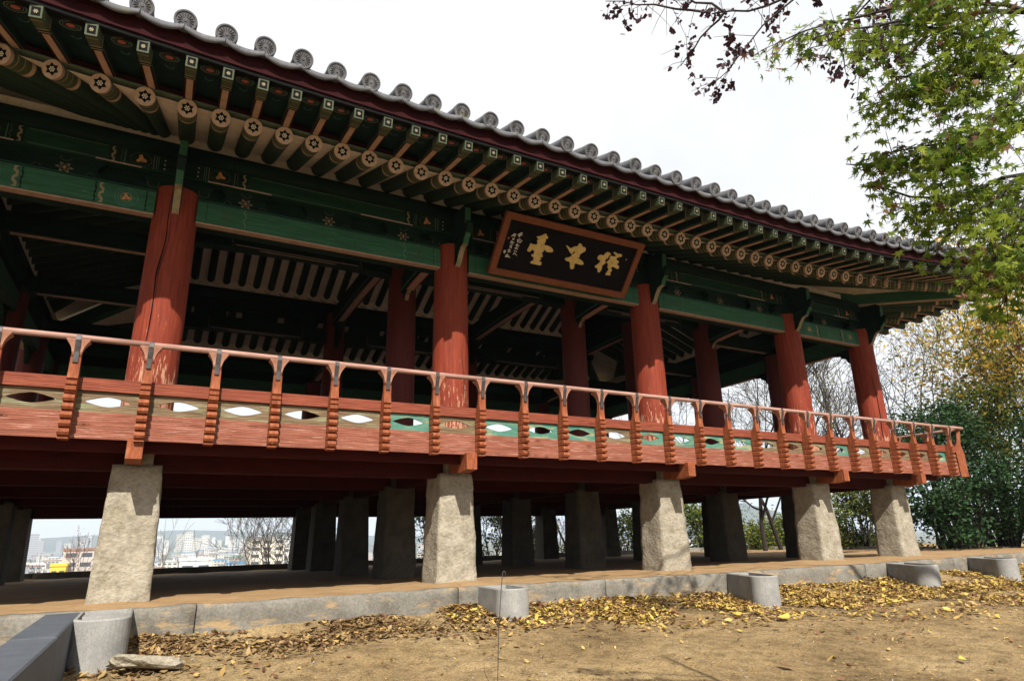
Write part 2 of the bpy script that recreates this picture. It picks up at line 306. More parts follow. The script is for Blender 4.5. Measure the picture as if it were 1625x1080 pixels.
# ------------------------------------------------------------------ terrace with kerb stones
def terrace():
    xs = np.linspace(-9, 26, 141); ys = [None, .15, .6, 1.1, 1.7, 2.5, 4, 6, 9, 12.4, 13.6]
    V = []
    for x in xs:
        for j, y in enumerate(ys):
            yy = kerb_y(x)+.14 if y is None else y+.14
            z = ZT+.004 - max(0, y or 0)*.012 + (.012*math.sin(x*2.1+yy*3)+.01*math.sin(x*5.3+yy) if j > 0 else -.01)
            for k, px in enumerate(PX[1:]):
                dd = math.hypot(x-px, yy-PY[0]); z += .05*math.exp(-(dd/.55)**2)
            V.append((x, yy, z))
    V = np.array(V); m = len(ys); n = len(xs)
    a = (np.arange(n-1)[:, None]*m+np.arange(m-1)).ravel(); F = np.stack([a, a+m, a+m+1, a+1], 1)
    t = tag(inst('terrace', np_mesh('terrace', V, F, [DIRT_T], smooth=True)), kind='structure')
    from mathutils import noise as N
    cuts = [-9, -6.1, -3.2, -.4, 2.3, 5.55, 7.9, 10.75, 13.9, 15.0, 17.1, 19.2, 21.6, 24.0, 26]
    def stone(p, q, seed):
        """rough kerb stone between plan points p, q; outer face on the left of p->q"""
        L_ = math.dist(p, q); d = Vector((q[0]-p[0], q[1]-p[1], 0)).normalized(); nrm = Vector((d.y, -d.x, 0))
        nx = max(4, int(L_/.12)); prof = [(0, -.60), (0, -.30), (.0, -.12), (.0, -.03), (-.02, 0), (-.10, .004), (-.20, .0), (-.20, -.6)]
        V = []
        for i in range(nx+1):
            t_ = i/nx; s_ = .006+(L_-.012)*t_
            for (o, z) in prof:
                P = Vector((p[0], p[1], 0))+d*s_+nrm*o
                h = N.noise(Vector((P.x*2.5, P.y*2.5, z*3+seed)))*.022+N.noise(Vector((P.x*9, P.y*9, z*9+seed)))*.008
                if o > -.05: P += nrm*h*1.1
                V.append((P.x, P.y, ZT+z+(h*.7 if z > -.05 else 0)))
        k = len(prof); F = [(i*k+j, (i+1)*k+j, (i+1)*k+j+1, i*k+j+1) for i in range(nx) for j in range(k-1)]
        mb = MB(); mb.add(V, F, 0, True); mb.add([], [])
        mb.f.append(tuple(range(k))); mb.m.append(0); mb.sm.append(False)
        mb.f.append(tuple(reversed(range(nx*k, nx*k+k)))); mb.m.append(0); mb.sm.append(False)
        o = mb.build('kerb_stone', KERB, t); return o
    for i in range(len(cuts)-1): stone((cuts[i], kerb_y(cuts[i])), (cuts[i+1], kerb_y(cuts[i+1])), i*3.7)
    for i, y in enumerate(np.arange(.6, 13.4, 2.6)): stone((26.0, y), (26.0, min(y+2.6, 13.6)), 50+i)
    for i, x in enumerate(np.arange(-9, 26, 2.7)): stone((min(x+2.7, 26), 13.74), (x, 13.74), 80+i)
terrace()

# ------------------------------------------------------------------ PAVILION
PAV = tag(empty('pavilion', (0, 0, 0)), 'long red and green timber pavilion raised on stone pillars under wide painted eaves', 'pavilion')
from mathutils import noise as N
# stone pillars -----------------------------------------------------
def pillar_mesh(seed, wb=.69, wt=.56, z0=.55, z1=2.50, rough=True):
    nu, nv = (9, 26) if rough else (2, 5); V = []; mb = MB()
    def P(face, a, t):
        h = (wb+(wt-wb)*t)/2; a = a*h; x, y = [(a, -h), (h, a), (-a, h), (-h, -a)][face]
        z = z0+(z1-z0)*t; c = 1-.035*(abs(a/h)**6)
        x *= c; y *= c
        if rough:
            s = Vector((x*3+seed, y*3, z*3)); k = N.noise(s)*.022+N.noise(s*3.1)*.014+N.noise(s*8)*.006
            r = math.hypot(x, y) or 1; x += x/r*k; y += y/r*k
        return (x, y, z)
    ring = []
    for j in range(nv+1):
        for f in range(4):
            for i in range(nu): ring.append(P(f, -1+2*i/nu, j/nv))
    n = 4*nu
    mb.add(ring, [(j*n+i, j*n+(i+1) % n, (j+1)*n+(i+1) % n, (j+1)*n+i) for j in range(nv) for i in range(n)]+[tuple(nv*n+i for i in range(n))], 0, rough)
    mb.box(-.16, .16, -wt/2+.03, wt/2-.03, z1-.02, 2.74)
    return mb.mesh('stone_pillar', [GRANITE if rough == 1 else GRAN_SHADE])
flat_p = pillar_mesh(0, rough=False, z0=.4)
for j, y in enumerate(PY):
    for i, x in enumerate(PX):
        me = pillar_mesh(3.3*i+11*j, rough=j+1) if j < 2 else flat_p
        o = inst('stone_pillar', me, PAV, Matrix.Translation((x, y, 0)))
# floor framing -------------------------------------------------------
YF = .14                                                # plane of the balcony boards
def xbeam(name, mat, y0, y1, z0, z1, x0, x1, parent=PAV, cuts=None):
    o = MB(); o.box(x0, x1, y0, y1, z0, z1); return o.build(name, mat, parent)
for y in PY:
    for i in range(5): xbeam('floor_beam', RED_BEAM, y-.12, y+.12, 2.44 if y < 12 else 2.24, 2.735, PX[i]+.163, PX[i+1]-.163)
for i, x in enumerate(PX):
    for j in range(4):
        o = MB(); o.box(x-.10, x+.10, PY[j]+.29, PY[j+1]-.29, 2.45, 2.725); o.build('cross_beam', RED_BEAM, PAV)
    # projecting joist ends carrying the balcony
    o = MB(); o.prism([(.73, 2.742), (.73, 2.50), (.35, 2.47), (.07, 2.50), (.07, 2.742)], lambda a, b, t, x=x: (x-.045+t, a, b), -.085, .085)
    o.build('joist_end', POST, PAV)
    o = MB(); o.prism([(12.68, 2.742), (12.68, 2.50), (13.3, 2.50), (13.3, 2.742)], lambda a, b, t, x=x: (x-.045+t, a, b), -.085, .085)
    o.build('joist_end', POST, PAV)
for j, y in enumerate(PY):
    for x, s in ((PX[0], -1), (PX[5], 1)):
        o = MB(); o.box(min(x+s*.3, x+s*.97), max(x+s*.3, x+s*.97), y-.085, y+.085, 2.50, 2.742); o.build('joist_end', POST, PAV)
# floor boards (closed deck)
XL, XR, YB = PX[0]-.9, PX[5]+.9, PY[4]+.9
for k in range(30):
    x0 = XL+(XR-XL)*k/30; x1 = XL+(XR-XL)*(k+1)/30
    o = MB(); o.box(x0+.004, x1-.004, YF+.03, YB, 2.755, 2.82+.004*(k % 2)); o.build('floor_board', FLOORW, PAV)
# outer edge beam, dim red
for (x0, x1, y0, y1) in ((XL, XR, .30, .42), (XL, XR, YB-.28, YB-.16)):
    xbeam('edge_beam', RED_BEAM, y0, y1, 2.60, 2.752, x0, x1)
for x in (XL+.2, XR-.32):
    o = MB(); o.box(x, x+.12, .421, YB-.281, 2.60, 2.752); o.build('edge_beam', RED_BEAM, PAV)
# columns -------------------------------------------------------------
def column_mesh(z0, z1, r, mat, seed=0):
    mb = MB(); n = 28; zs = np.linspace(z0, z1, 14); V = []
    for z in zs:
        t = (z-z0)/(z1-z0); rr = r*(1.02-.07*t)
        for i in range(n):
            a = 2*math.pi*i/n; k = 1+.012*N.noise(Vector((math.cos(a)*1.3+seed, math.sin(a)*1.3, z*.6)))
            V.append((rr*k*math.cos(a), rr*k*math.sin(a), z))
    mb.add(V, [(j*n+i, j*n+(i+1) % n, (j+1)*n+(i+1) % n, (j+1)*n+i) for j in range(13) for i in range(n)], 0, True)
    mb.add(V[-n:], [tuple(range(n))])
    return mb.mesh('column', [mat])
COLR = .305
for j, y in enumerate(PY):
    for i, x in enumerate(PX):
        if j == 2 and i in (2, 3): continue
        edge = j in (0, 4) or i in (0, 5)
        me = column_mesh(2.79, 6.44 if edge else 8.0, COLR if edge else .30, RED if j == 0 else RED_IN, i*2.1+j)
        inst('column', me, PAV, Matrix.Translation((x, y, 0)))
# drying cracks in the two nearest columns: thin dark recess strips
def crack(x, ang, z0, z1, wob, w_):
    mb = MB(); k = 26; pts = []
    for i in range(k+1):
        z = z0+(z1-z0)*i/k; a = ang+wob*N.noise(Vector((z*1.4, x, 0))); r = COLR*(1.025-.07*(z-2.79)/3.65)+.0035
        hw = w_*(.35+.65*math.sin(math.pi*i/k))*(.7+.6*abs(N.noise(Vector((z*6, 1, x)))))/r
        for s in (-1, 1): pts.append((x+r*math.sin(a+s*hw), PY[0]-r*math.cos(a+s*hw), z))
    mb.add(pts, [(2*i, 2*i+1, 2*i+3, 2*i+2) for i in range(k)], 0, True); mb.build('column_crack', BLACK, PAV)
crack(PX[1], -.30, 3.9, 6.35, .25, .010); crack(PX[1], -.20, 4.7, 6.0, .3, .004)
crack(PX[2], .35, 3.5, 4.7, .2, .004); crack(PX[3], .1, 4.0, 5.6, .2, .003); crack(PX[5], -.55, 3.2, 5.2, .2, .012)

# balcony railing -------------------------------------------------------
D = .744; XS0 = .746
def post_mesh():
    """goose-neck baluster, local x across, y outward negative, origin at balcony board plane, z up from 0 at board foot"""
    lv = []                                             # (z, front w, back w, half width)
    def L_(z, f, b, h): lv.append((z, f, b, h))
    L_(-.035, .085, .0, .050); L_(-.03, .13, .0, .053)
    z = 0.0
    for k in range(5):                                  # scalloped front
        for (dz, f) in ((.0, .112), (.008, .150), (.035, .168), (.062, .160), (.078, .128), (.086, .108)):
            L_(z+dz*1.06, f+.004*k, .0, .056 if f > .14 else .051)
        z += .096
    for (dz, f) in ((.0, .14), (.012, .155), (.02, .135), (.035, .165), (.075, .170), (.09, .14), (.1, .168), (.14, .172), (.15, .13)): L_(z+dz, f+.01, .0, .055)
    z += .155                                            # about .635 -> level of the top board
    for t in np.linspace(0, 1, 9):
        L_(z+.02+.24*t, .165-.01*math.sin(t*3.1), .02+.085*math.sin(min(1, t*1.25)*math.pi/2), .054-.002*t)
    z2 = z+.26
    for k in range(3): L_(z2+.004+.016*k, .168, .10, .053); L_(z2+.010+.016*k, .158, .108, .046)
    z2 += .05
    for t in np.linspace(.1, 1, 7): L_(z2+.15*t, .170+.035*t*t, .102-.055*t*t, .050+.066*t**2.0)
    L_(z2+.162, .208, .045, .114)
    mb = MB(); V = []
    for (zz, f, b, h) in lv: V += [(-h, -f, zz), (h, -f, zz), (h, -b, zz), (-h, -b, zz)]
    n = len(lv); top = n-9
    for i in range(n-1):
        F = [(4*i+j, 4*i+(j+1) % 4, 4*i+4+(j+1) % 4, 4*i+4+j) for j in range(4)]
        mb.add([], []); 
        for f in F: mb.f.append(f); mb.m.append(1 if i >= top else 0); mb.sm.append(False)
    mb.v = V; mb.f += [(3, 2, 1, 0), (4*n-4, 4*n-3, 4*n-2, 4*n-1)]; mb.m += [0, 1]; mb.sm += [False, False]
    return mb.mesh('railing_post', [POST, TULIP]), z2+.162
POSTM, ZTOPL = post_mesh()
ZB = 2.725
HRZ = ZB+ZTOPL+.026
def strap_mesh():
    mb = MB(); w_ = .027; P = [(-.214, ZTOPL-.26), (-.216, ZTOPL-.02), (-.214, ZTOPL+.03), (-.190, ZTOPL+.068), (-.145, ZTOPL+.072), (-.11, ZTOPL+.05)]
    P = [(-.176, ZTOPL-.27), (-.180, ZTOPL-.15), (-.213, ZTOPL-.01), (-.202, ZTOPL+.045), (-.160, ZTOPL+.069), (-.118, ZTOPL+.045)]
    V = []
    for (y, z) in P: V += [(-w_, y, z), (w_, y, z), (w_, y+.012, z-.002), (-w_, y+.012, z-.002)]
    n = len(P); mb.add(V, [(4*i+j, 4*i+(j+1) % 4, 4*i+4+(j+1) % 4, 4*i+4+j) for i in range(n-1) for j in range(4)]+[(3, 2, 1, 0), (4*n-4, 4*n-3, 4*n-2, 4*n-1)])
    return mb.mesh('iron_strap', [IRON])
STRAPM = strap_mesh()
def eye(n=12):
    """upper edge of the eye-shaped opening from left tip to right tip, for a bay of width D centred on 0"""
    pts = []
    for i in range(n+1):
        t = -1+2*i/n; a = abs(t)
        h = .058*(math.cos(a*math.pi/2)**.9)*(1-.18*a) if a < .62 else .058*(math.cos(.62*math.pi/2)**.9)*(1-.18*.62)*((1-a)/.38)**.75
        pts.append((t*.235, max(h, .0)*1.08))
    return pts
def panel_meshes(wd):
    """lower board, two halves of the pierced board, top board; local x centred, y=0 outer face, z from foot"""
    h = wd/2-.002; k = wd/D; E = [(a*k, b) for a, b in eye()]
    fy = lambda a, b, t: (a, t, b)
    lo = MB(); lo.box(-h, h, .004, .045, -.005, .305)
    zc = .43
    up = MB(); up.prism([(-h, zc+.001)]+[(a, zc+max(b, .0012)) for a, b in E]+[(h, zc+.001), (h, .548), (-h, .548)], fy, .016, .042)
    dn = MB(); dn.prism([(-h, zc-.001)]+[(a, zc-max(b*.92, .0012)) for a, b in E]+[(h, zc-.001), (h, .307), (-h, .307)], fy, .014, .040)
    tp = MB(); tp.box(-h, h, -.022, .05, .552, .70)
    return lo, up, dn, tp
TEAL_AT = {5, 7, 8, 9, 11, 12, 13, 14, 18, 23}
cache = {}
def railing(p, q, outward, first, n, teal=None, open_end=False):
    """posts at p + k*D, boards between them"""
    d = (Vector(q)-Vector(p)).normalized(); step = (Vector(q)-Vector(p)).length/n
    ang = math.atan2(d.y, d.x)
    R_ = Matrix.Rotation(ang, 4, 'Z')
    key = round(step, 4)
    if key not in cache:
        lo, up, dn, tp = panel_meshes(step)
        cache[key] = (lo.mesh('lower_board', [RED_PANEL]), up.mesh('pierced_board', [MID_TAN]), dn.mesh('pierced_board', [MID_TAN]),
                      up.mesh('pierced_board', [MID_TEAL]), dn.mesh('pierced_board', [MID_TEAL]), tp.mesh('top_board', [RED_RAIL]))
    lo, up, dn, upt, dnt, tp = cache[key]
    for k in range(n+1):
        P = Vector(p)+d*step*k
        T = Matrix.Translation((P.x, P.y, ZB)) @ R_ @ Matrix.Rotation(rad(random.uniform(-.5, .5)), 4, 'Y')
        if 0 < k < n or (first and k == 0) or (open_end and k == n): 
            o = inst('railing_post', POSTM, PAV, T); inst('iron_strap', STRAPM, o)
        if k < n:
            T = Matrix.Translation((P.x+d.x*step/2, P.y+d.y*step/2, ZB)) @ R_
            te = teal is not None and (k in teal)
            inst('lower_board', lo, PAV, T); inst('pierced_board', upt if te else up, PAV, T)
            inst('pierced_board', dnt if te else dn, PAV, T); inst('top_board', tp, PAV, T)
    # handrail pieces
    o = Vector((outward[0], outward[1], 0))*.165
    k0 = 0
    while k0 < n:
        k1 = min(n, k0+6); a = Vector(p)+d*step*k0+o; b = Vector(p)+d*step*k1+o
        if k0 == 0 and n > 1: a -= d*.14
        if k1 == n and not open_end: b += d*.16
        mb = MB(); pts = [a.lerp(b, t)+Vector((0, 0, HRZ+.006*N.noise(Vector((a.x+t*4, 0, 0))))) for t in np.linspace(0, 1, 7)]
        mb.tube(pts, [.036]*7, 10); mb.build('handrail', RAILTOP, PAV); k0 = k1
NL, NR = 5, 25                                          # posts left / right of post 0
xa, xb = XS0-NL*D, XS0+NR*D
xm = xb; xb = XS0+24.62*D
railing((xa, YF, 0), (xm-D, YF, 0), (0, -1), True, NL+NR-1, {NL+t for t in TEAL_AT}, open_end=True)
railing((xm-D, YF, 0), (xb, YF, 0), (0, -1), False, 1)
yb_ = YF+17*D
railing((xb, YF, 0), (xb, yb_, 0), (1, 0), False, 17, {3, 8})
railing((xb, yb_, 0), (xa, yb_, 0), (0, 1), False, NL+NR)
railing((xa, yb_, 0), (xa, YF, 0), (-1, 0), False, 17)
# squared corner posts
for x, y in ((xa, YF), (xb, YF), (xb, yb_), (xa, yb_)):
    sx, sy = (1 if x > 5 else -1), (1 if y > 5 else -1)
    mb = MB(); mb.prism([(-.03, -.04), (.16, -.04), (.17, .5), (.12, .72), (.19, 1.12), (.10, 1.12), (.04, .8), (-.03, .7)],
                        lambda a, b, t, x=x, y=y: (x+sx*a*.6+t*.7*sy*sx, y+sy*a*.6-t*.7, ZB+b), -.06, .06)
    mb.build('corner_post', POST, PAV)

# entablature on the four outer column lines ---------------------------------
def side_frames():
    """(name, origin plan point at side centre, along, outward, half length, column stations)"""
    return [('front', Vector((CX, PY[0], 0)), Vector((1, 0, 0)), Vector((0, -1, 0)), HX, [x-CX for x in PX]),
            ('right', Vector((PX[5], CY, 0)), Vector((0, 1, 0)), Vector((1, 0, 0)), HY, [y-CY for y in PY]),
            ('back', Vector((CX, PY[4], 0)), Vector((-1, 0, 0)), Vector((0, 1, 0)), HX, [CX-x for x in reversed(PX)]),
            ('left', Vector((PX[0], CY, 0)), Vector((0, -1, 0)), Vector((-1, 0, 0)), HY, [CY-y for y in reversed(PY)])]
SIDES = side_frames()
def sidebox(mb, S, s0, s1, o0, o1, z0, z1, m=0):
    _, c, a, u, _, _ = S
    vs = [c+a*s+u*o+Vector((0, 0, z)) for z in (z0, z1) for o in (o1, o0) for s in (s0, s1)]
    mb.add(vs, [(0, 2, 3, 1), (4, 5, 7, 6), (0, 1, 5, 4), (2, 6, 7, 3), (0, 4, 6, 2), (1, 3, 7, 5)], m)
def wavy(mb, S, s, o, z0, z1, w_, m, amp=.018):
    _, c, a, u, _, _ = S; k = 14; V = []
    for i in range(k+1):
        t = i/k; z = z0+(z1-z0)*t; x = s+amp*math.sin(t*math.pi*4)
        ww = w_*(.75+.35*math.cos(t*math.pi*8))
        for q in (-ww, ww): V.append(c+a*(x+q)+u*o+Vector((0, 0, z)))
    mb.add(V, [(2*i, 2*i+1, 2*i+3, 2*i+2) for i in range(k)], m)
def ringp(mb, S, s, o, z, r0, r1, m, n=14, a0=0, a1=2*math.pi, sx=1):
    _, c, a, u, _, _ = S; V = []
    full = abs(a1-a0-2*math.pi) < 1e-6; k = n if full else n+1
    for i in range(k):
        t = a0+(a1-a0)*i/n
        for r in (r0, r1): V.append(c+a*(s+r*math.cos(t)*sx)+u*o+Vector((0, 0, z+r*math.sin(t))))
    mb.add(V, [(2*i, 2*((i+1) % k), 2*((i+1) % k)+1, 2*i+1) for i in range(n)], m)
def blob(mb, S, s, o, z, r, m, petals=5, seed=0, sx=1):
    """little painted blossom"""
    _, c, a, u, _, _ = S; n = petals*4; V = [c+a*s+u*o+Vector((0, 0, z))]
    for i in range(n):
        t = 2*math.pi*i/n; rr = r*(.68+.32*math.cos(petals*t+seed)); V.append(c+a*(s+rr*math.cos(t)*sx)+u*o+Vector((0, 0, z+rr*math.sin(t))))
    mb.add(V, [(0, 1+i, 1+(i+1) % n) for i in range(n)], m)
GREEN_M = pmat('deep_green_paint', [(.3, (.004, .022, .014)), (.7, (.010, .052, .030))], (1, 5, 8), 2.6, .8, .3, .01, spec=.15)
PAL = [GREEN, OLIVE, GOLD_L, ORANGE, BLACK, TEALLINE, PINKLINE, GREEN_D, PEACH, WHITE, ROSE, GREEN_M, LATHG]
LT_ = 12; G_, OL_, GL_, OR_, BK_, TL_, PK_, GD_, PE_, WH_, RO_ = range(11)
def end_ornament(mb, S, s, sg, o, z0, z1, wid=.62):
    """dancheong end pattern from column side s inward (sg)"""
    zc = (z0+z1)/2; h = (z1-z0)/2
    wavy(mb, S, s+sg*wid, o, z0+.01, z1-.01, .026, GL_)
    for r in (.17, .125, .08):
        r = r*h/.2; ringp(mb, S, s+sg*(wid*.52), o, zc, r, r+.010, TL_ if r > .1 else GL_, 16)
    blob(mb, S, s+sg*(wid*.52), o+.001, zc, .080*h/.2, OR_, 3, 1); blob(mb, S, s+sg*(wid*.52), o+.002, zc-.012, .03, GL_, 4)
    wavy(mb, S, s+sg*.08, o, z0+.01, z1-.01, .010, GD_, .004)
    wavy(mb, S, s+sg*(wid+.07), o, z0+.01, z1-.01, .012, GD_, .006)
for S in SIDES:
    st = S[5]; front = S[0] == 'front'
    for i in range(len(st)-1):
        s0, s1 = st[i], st[i+1]
        # tie beam: green front, peach underside
        mb = MB(); a0, a1 = s0+.27, s1-.27
        sidebox(mb, S, a0, a1, -.17, .17, 6.005, 6.365, G_); sidebox(mb, S, a0, a1, .035, .165, 5.985, 6.003, PE_); sidebox(mb, S, a0, a1, -.165, .033, 5.988, 6.003, GD_)
        sidebox(mb, S, a0, a1, .172, .178, 6.335, 6.350, GD_)
        if front:
            if i in (0, 4):
                end_ornament(mb, S, s0+.3, 1, .1735, 6.01, 6.33); end_ornament(mb, S, s1-.3, -1, .1735, 6.01, 6.33)
            else:
                for a_, sg in ((s0+.3, 1), (s1-.3, -1)):
                    wavy(mb, S, a_+sg*.62, .1735, 6.02, 6.33, .009, 12); wavy(mb, S, a_+sg*.10, .1735, 6.02, 6.33, .006, 11, .004)
                    for r_ in (.06, .10): ringp(mb, S, a_+sg*.36, .1735, 6.17, r_, r_+.006, 1, 16)
                    blob(mb, S, a_+sg*.36, .1745, 6.17, .045, OL_, 3)
        mb.build('tie_beam', PAL, PAV)
        # three carved boards standing on the beam
        n = 3 if s1-s0 > 3 else 1
        for k in range(n):
            cx_ = s0+(s1-s0)*(k+.5 if n == 1 else (.21, .5, .79)[k]); hw = .46 if n == 3 and k == 1 else (.40 if n == 3 else .5)
            mb = MB(); mb.prism([(cx_-hw, 6.37), (cx_+hw, 6.37), (cx_+hw-.05, 6.47), (cx_+hw-.12, 6.52), (cx_+hw-.10, 6.60), (cx_+hw-.02, 6.675), (cx_-hw+.02, 6.675), (cx_-hw+.10, 6.60), (cx_-hw+.12, 6.52), (cx_-hw+.05, 6.47)],
                                lambda a, b, t, S=S: S[1]+S[2]*a+S[3]*t+Vector((0, 0, b)), -.04, .06, GD_)
            blob(mb, S, cx_, .064, 6.49, .085, GL_, 6, 0, 1.3); blob(mb, S, cx_, .066, 6.49, .060, GD_, 6, 0, 1.3); blob(mb, S, cx_, .068, 6.49, .028, OR_, 5)
            ringp(mb, S, cx_, .064, 6.66, .065, .075, OL_, 6, math.pi, 2*math.pi)
            for sg in (-1, 1): ringp(mb, S, cx_+sg*hw*.62, .064, 6.43, .045, .052, OL_, 8, 0, math.pi)
            sidebox(mb, S, cx_-hw*.8, cx_+hw*.8, .0605, .0635, 6.385, 6.391, LT_)
            mb.build('carved_board', PAL, PAV)
        mb = MB(); sidebox(mb, S, s0+.10, s1-.10, -.07, -.05, 6.37, 6.69, GD_); mb.build('infill_board', PAL, PAV)
        # under-purlin beam and round purlin
        mb = MB(); sidebox(mb, S, s0+.055, s1-.055, -.14, .14, 6.68, 6.935, 11)
        for (u0, u1) in ((.07, .27), (.60, .73)):
            sidebox(mb, S, s0+(s1-s0)*u0+.06, s0+(s1-s0)*(u0+.22), .1425, .149, 6.684, 6.700, PK_)
        for z_ in (6.706, 6.918): sidebox(mb, S, s0+.95, s1-.95, .1405, .1425, z_, z_+.006, LT_)
        for a_, sg in ((s0+.06, 1), (s1-.06, -1)):
            sidebox(mb, S, min(a_, a_+sg*.86), max(a_, a_+sg*.86), .1405, .1415, 6.702, 6.93, GD_)
            wavy(mb, S, a_+sg*.80, .143, 6.70, 6.93, .020, GL_, .014); blob(mb, S, a_+sg*.46, .143, 6.82, .080, OR_, 3, 1); blob(mb, S, a_+sg*.44, .145, 6.80, .035, GL_, 4); ringp(mb, S, a_+sg*.46, .1425, 6.815, .100, .106, OL_, 16, 0, 2*math.pi, 1.3); wavy(mb, S, a_+sg*.70, .143, 6.705, 6.93, .006, OL_, .010)
            for dx_, m_, w_ in ((.24, OL_, .006), (.265, TL_, .004), (.66, TL_, .005), (.30, GL_, .003)): sidebox(mb, S, a_+sg*dx_-w_, a_+sg*dx_+w_, .1405, .1424, 6.704, 6.928, m_)
            for q in range(3): blob(mb, S, a_+sg*.16, .143, 6.74+.07*q, .014, WH_, 6)
        mb.build('purlin_support', PAL, PAV)
        mb = MB(); c, a, u = S[1], S[2], S[3]; z = Vector((0, 0, 7.09))
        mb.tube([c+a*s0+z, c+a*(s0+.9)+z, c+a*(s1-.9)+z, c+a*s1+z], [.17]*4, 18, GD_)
        mb.build('purlin', PAL, PAV)
        # plaster between the rafters above the purlin
    # bracket arms on each column head
    for k, s in enumerate(st):
        _, c, a, u, _, _ = S
        fn = lambda p, q, t, s=s: c+a*(s+t)+u*p+Vector((0, 0, q))
        mb = MB()
        # curling lower tongue rising outward
        ctr = [(.26, 5.99), (.36, 6.07), (.44, 6.20), (.52, 6.28), (.62, 6.30), (.66, 6.38), (.74, 6.46), (.82, 6.60)]
        top = [(.80, 6.66), (.66, 6.60), (.55, 6.50), (.44, 6.46), (.26, 6.46)]
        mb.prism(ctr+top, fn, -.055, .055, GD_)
        for i in range(len(ctr)-1):                      # pale edge band along the lower curve
            (p0, q0), (p1, q1) = ctr[i], ctr[i+1]; nx_, nz_ = (q1-q0), -(p1-p0); l_ = math.hypot(nx_, nz_); nx_, nz_ = nx_/l_*.007, nz_/l_*.007
            mb.prism([(p0, q0), (p1, q1), (p1+nx_, q1+nz_), (p0+nx_, q0+nz_)], fn, -.045, .045, GL_ if i < 4 else (G_ if i < 6 else GD_))
        mb.build('bracket_arm', PAL, PAV)
        mb = MB()
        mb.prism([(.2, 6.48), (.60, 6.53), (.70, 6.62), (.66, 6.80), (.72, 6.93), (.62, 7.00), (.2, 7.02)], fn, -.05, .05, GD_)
        mb.prism([(.705, 6.62), (.715, 6.62), (.735, 6.92), (.725, 6.93)], fn, -.048, .048, G_)
        mb.build('beam_head', PAL, PAV)
        mb = MB()                                        # cloud-shaped spurs along the wall plane
        for sg in (-1, 1):
            mb.prism([(sg*.26, 6.37), (sg*.62, 6.37), (sg*.56, 6.47), (sg*.42, 6.50), (sg*.46, 6.60), (sg*.30, 6.67), (sg*.0, 6.675), (sg*.0, 6.45)],
                     lambda p, q, t, s=s: c+a*(s+p)+u*t+Vector((0, 0, q)), -.075, .11, GD_)
            ringp(mb, (0, c, a, u, 0, 0), s+sg*.33, .113, 6.50, .065, .075, OL_, 10, math.pi*.9, math.pi*2.1)
        mb.build('cloud_bracket', PAL, PAV)
        for sg in (-1, 1):                               # wing bracket under the tie beam
            mb = MB()
            if (k == 0 and sg < 0) or (k == len(st)-1 and sg > 0): continue
            P = [(sg*.28, 5.98), (sg*.78, 5.98), (sg*.70, 5.93), (sg*.58, 5.92), (sg*.52, 5.84), (sg*.42, 5.80), (sg*.38, 5.70), (sg*.29, 5.64)]
            if S[0] != 'front':
                mb.prism(P, lambda p, q, t, s=s: c+a*(s+p)+u*t+Vector((0, 0, q)), -.045, .045, GD_); mb.build('wing_bracket', PAL, PAV)

# eaves ----------------------------------------------------------------------
def sweep(s, half):                                    # how far from mid-side, 0..1 at the eave corner
    return max(0., (abs(s)-3.0)/(half+2.7-3.0)) if half > 6 else max(0., (abs(s)-1.0)/(half+2.7-1.0))
def lift(S, s):
    t = sweep(s, S[4]); k = .56
    if S[0] == 'front' and s < 0: k = .06 + .0*t
    if S[0] == 'left' : k = .10
    return k*t**2.4
def eave_pt(S, s, o, z):
    t = sweep(s, S[4]); return S[1]+S[2]*s+S[3]*(o+.50*t*t)+Vector((0, 0, z+lift(S, s)))
DR = .3957
O_R, Z_R = 1.635, 6.795           # rafter end: out from the column line, height of axis
O_B, Z_B = 2.475, 6.865           # flying rafter end
O_T, Z_T = 2.617, 7.285           # round tile end
SLOPE = .385
def rafter_mesh(Ln, r0=.115, r1=.11, name='rafter'):
    mb = MB(); n = 16
    bands = [(0, .05, 8), (.05, .10, 1), (.10, .115, 2), (.115, .20, 1), (.20, .212, 2), (.212, .30, 1), (.30, .31, 2), (.31, .36, 7), (.36, .37, 2), (.37, Ln, 0)]
    for (y0, y1, m_) in bands:
        q = lambda y: r0+(r1-r0)*y/Ln
        o = len(mb.v); V = [(q(y)*math.cos(2*math.pi*i/n), y, q(y)*math.sin(2*math.pi*i/n)) for y in (y0, y1) for i in range(n)]
        mb.add(V, [(i, n+i, n+(i+1) % n, (i+1) % n) for i in range(n)], m_, True)
    # face: peach disc, black six-pointed star, pale hexagon, white dots
    def disc(rs, y, m_, k):
        V = [(0, y, 0)]+[(rs(i)*math.sin(2*math.pi*i/k), y, rs(i)*math.cos(2*math.pi*i/k)) for i in range(k)]
        mb.add(V, [(0, 1+(i+1) % k, 1+i) for i in range(k)], m_)
    disc(lambda i: r0, 0, 3, n)
    disc(lambda i: .080 if i % 2 == 0 else .052, -.002, 4, 12)
    for j in range(7):
        cx_, cz_ = (0, 0) if j == 6 else (.024*math.cos(j*math.pi/3), .024*math.sin(j*math.pi/3)); o = []
        V = [(cx_+.0105*math.cos(t*math.pi/3), -.004, cz_+.0105*math.sin(t*math.pi/3)) for t in range(6)]
        mb.add(V, [(5, 4, 3, 2, 1, 0)], 5)
    return mb.mesh(name, [GREEN_R, OLIVE, GOLD_L, PEACH_F, BLACK, WHITE, OLIVE, PEACH_F, PEACH])
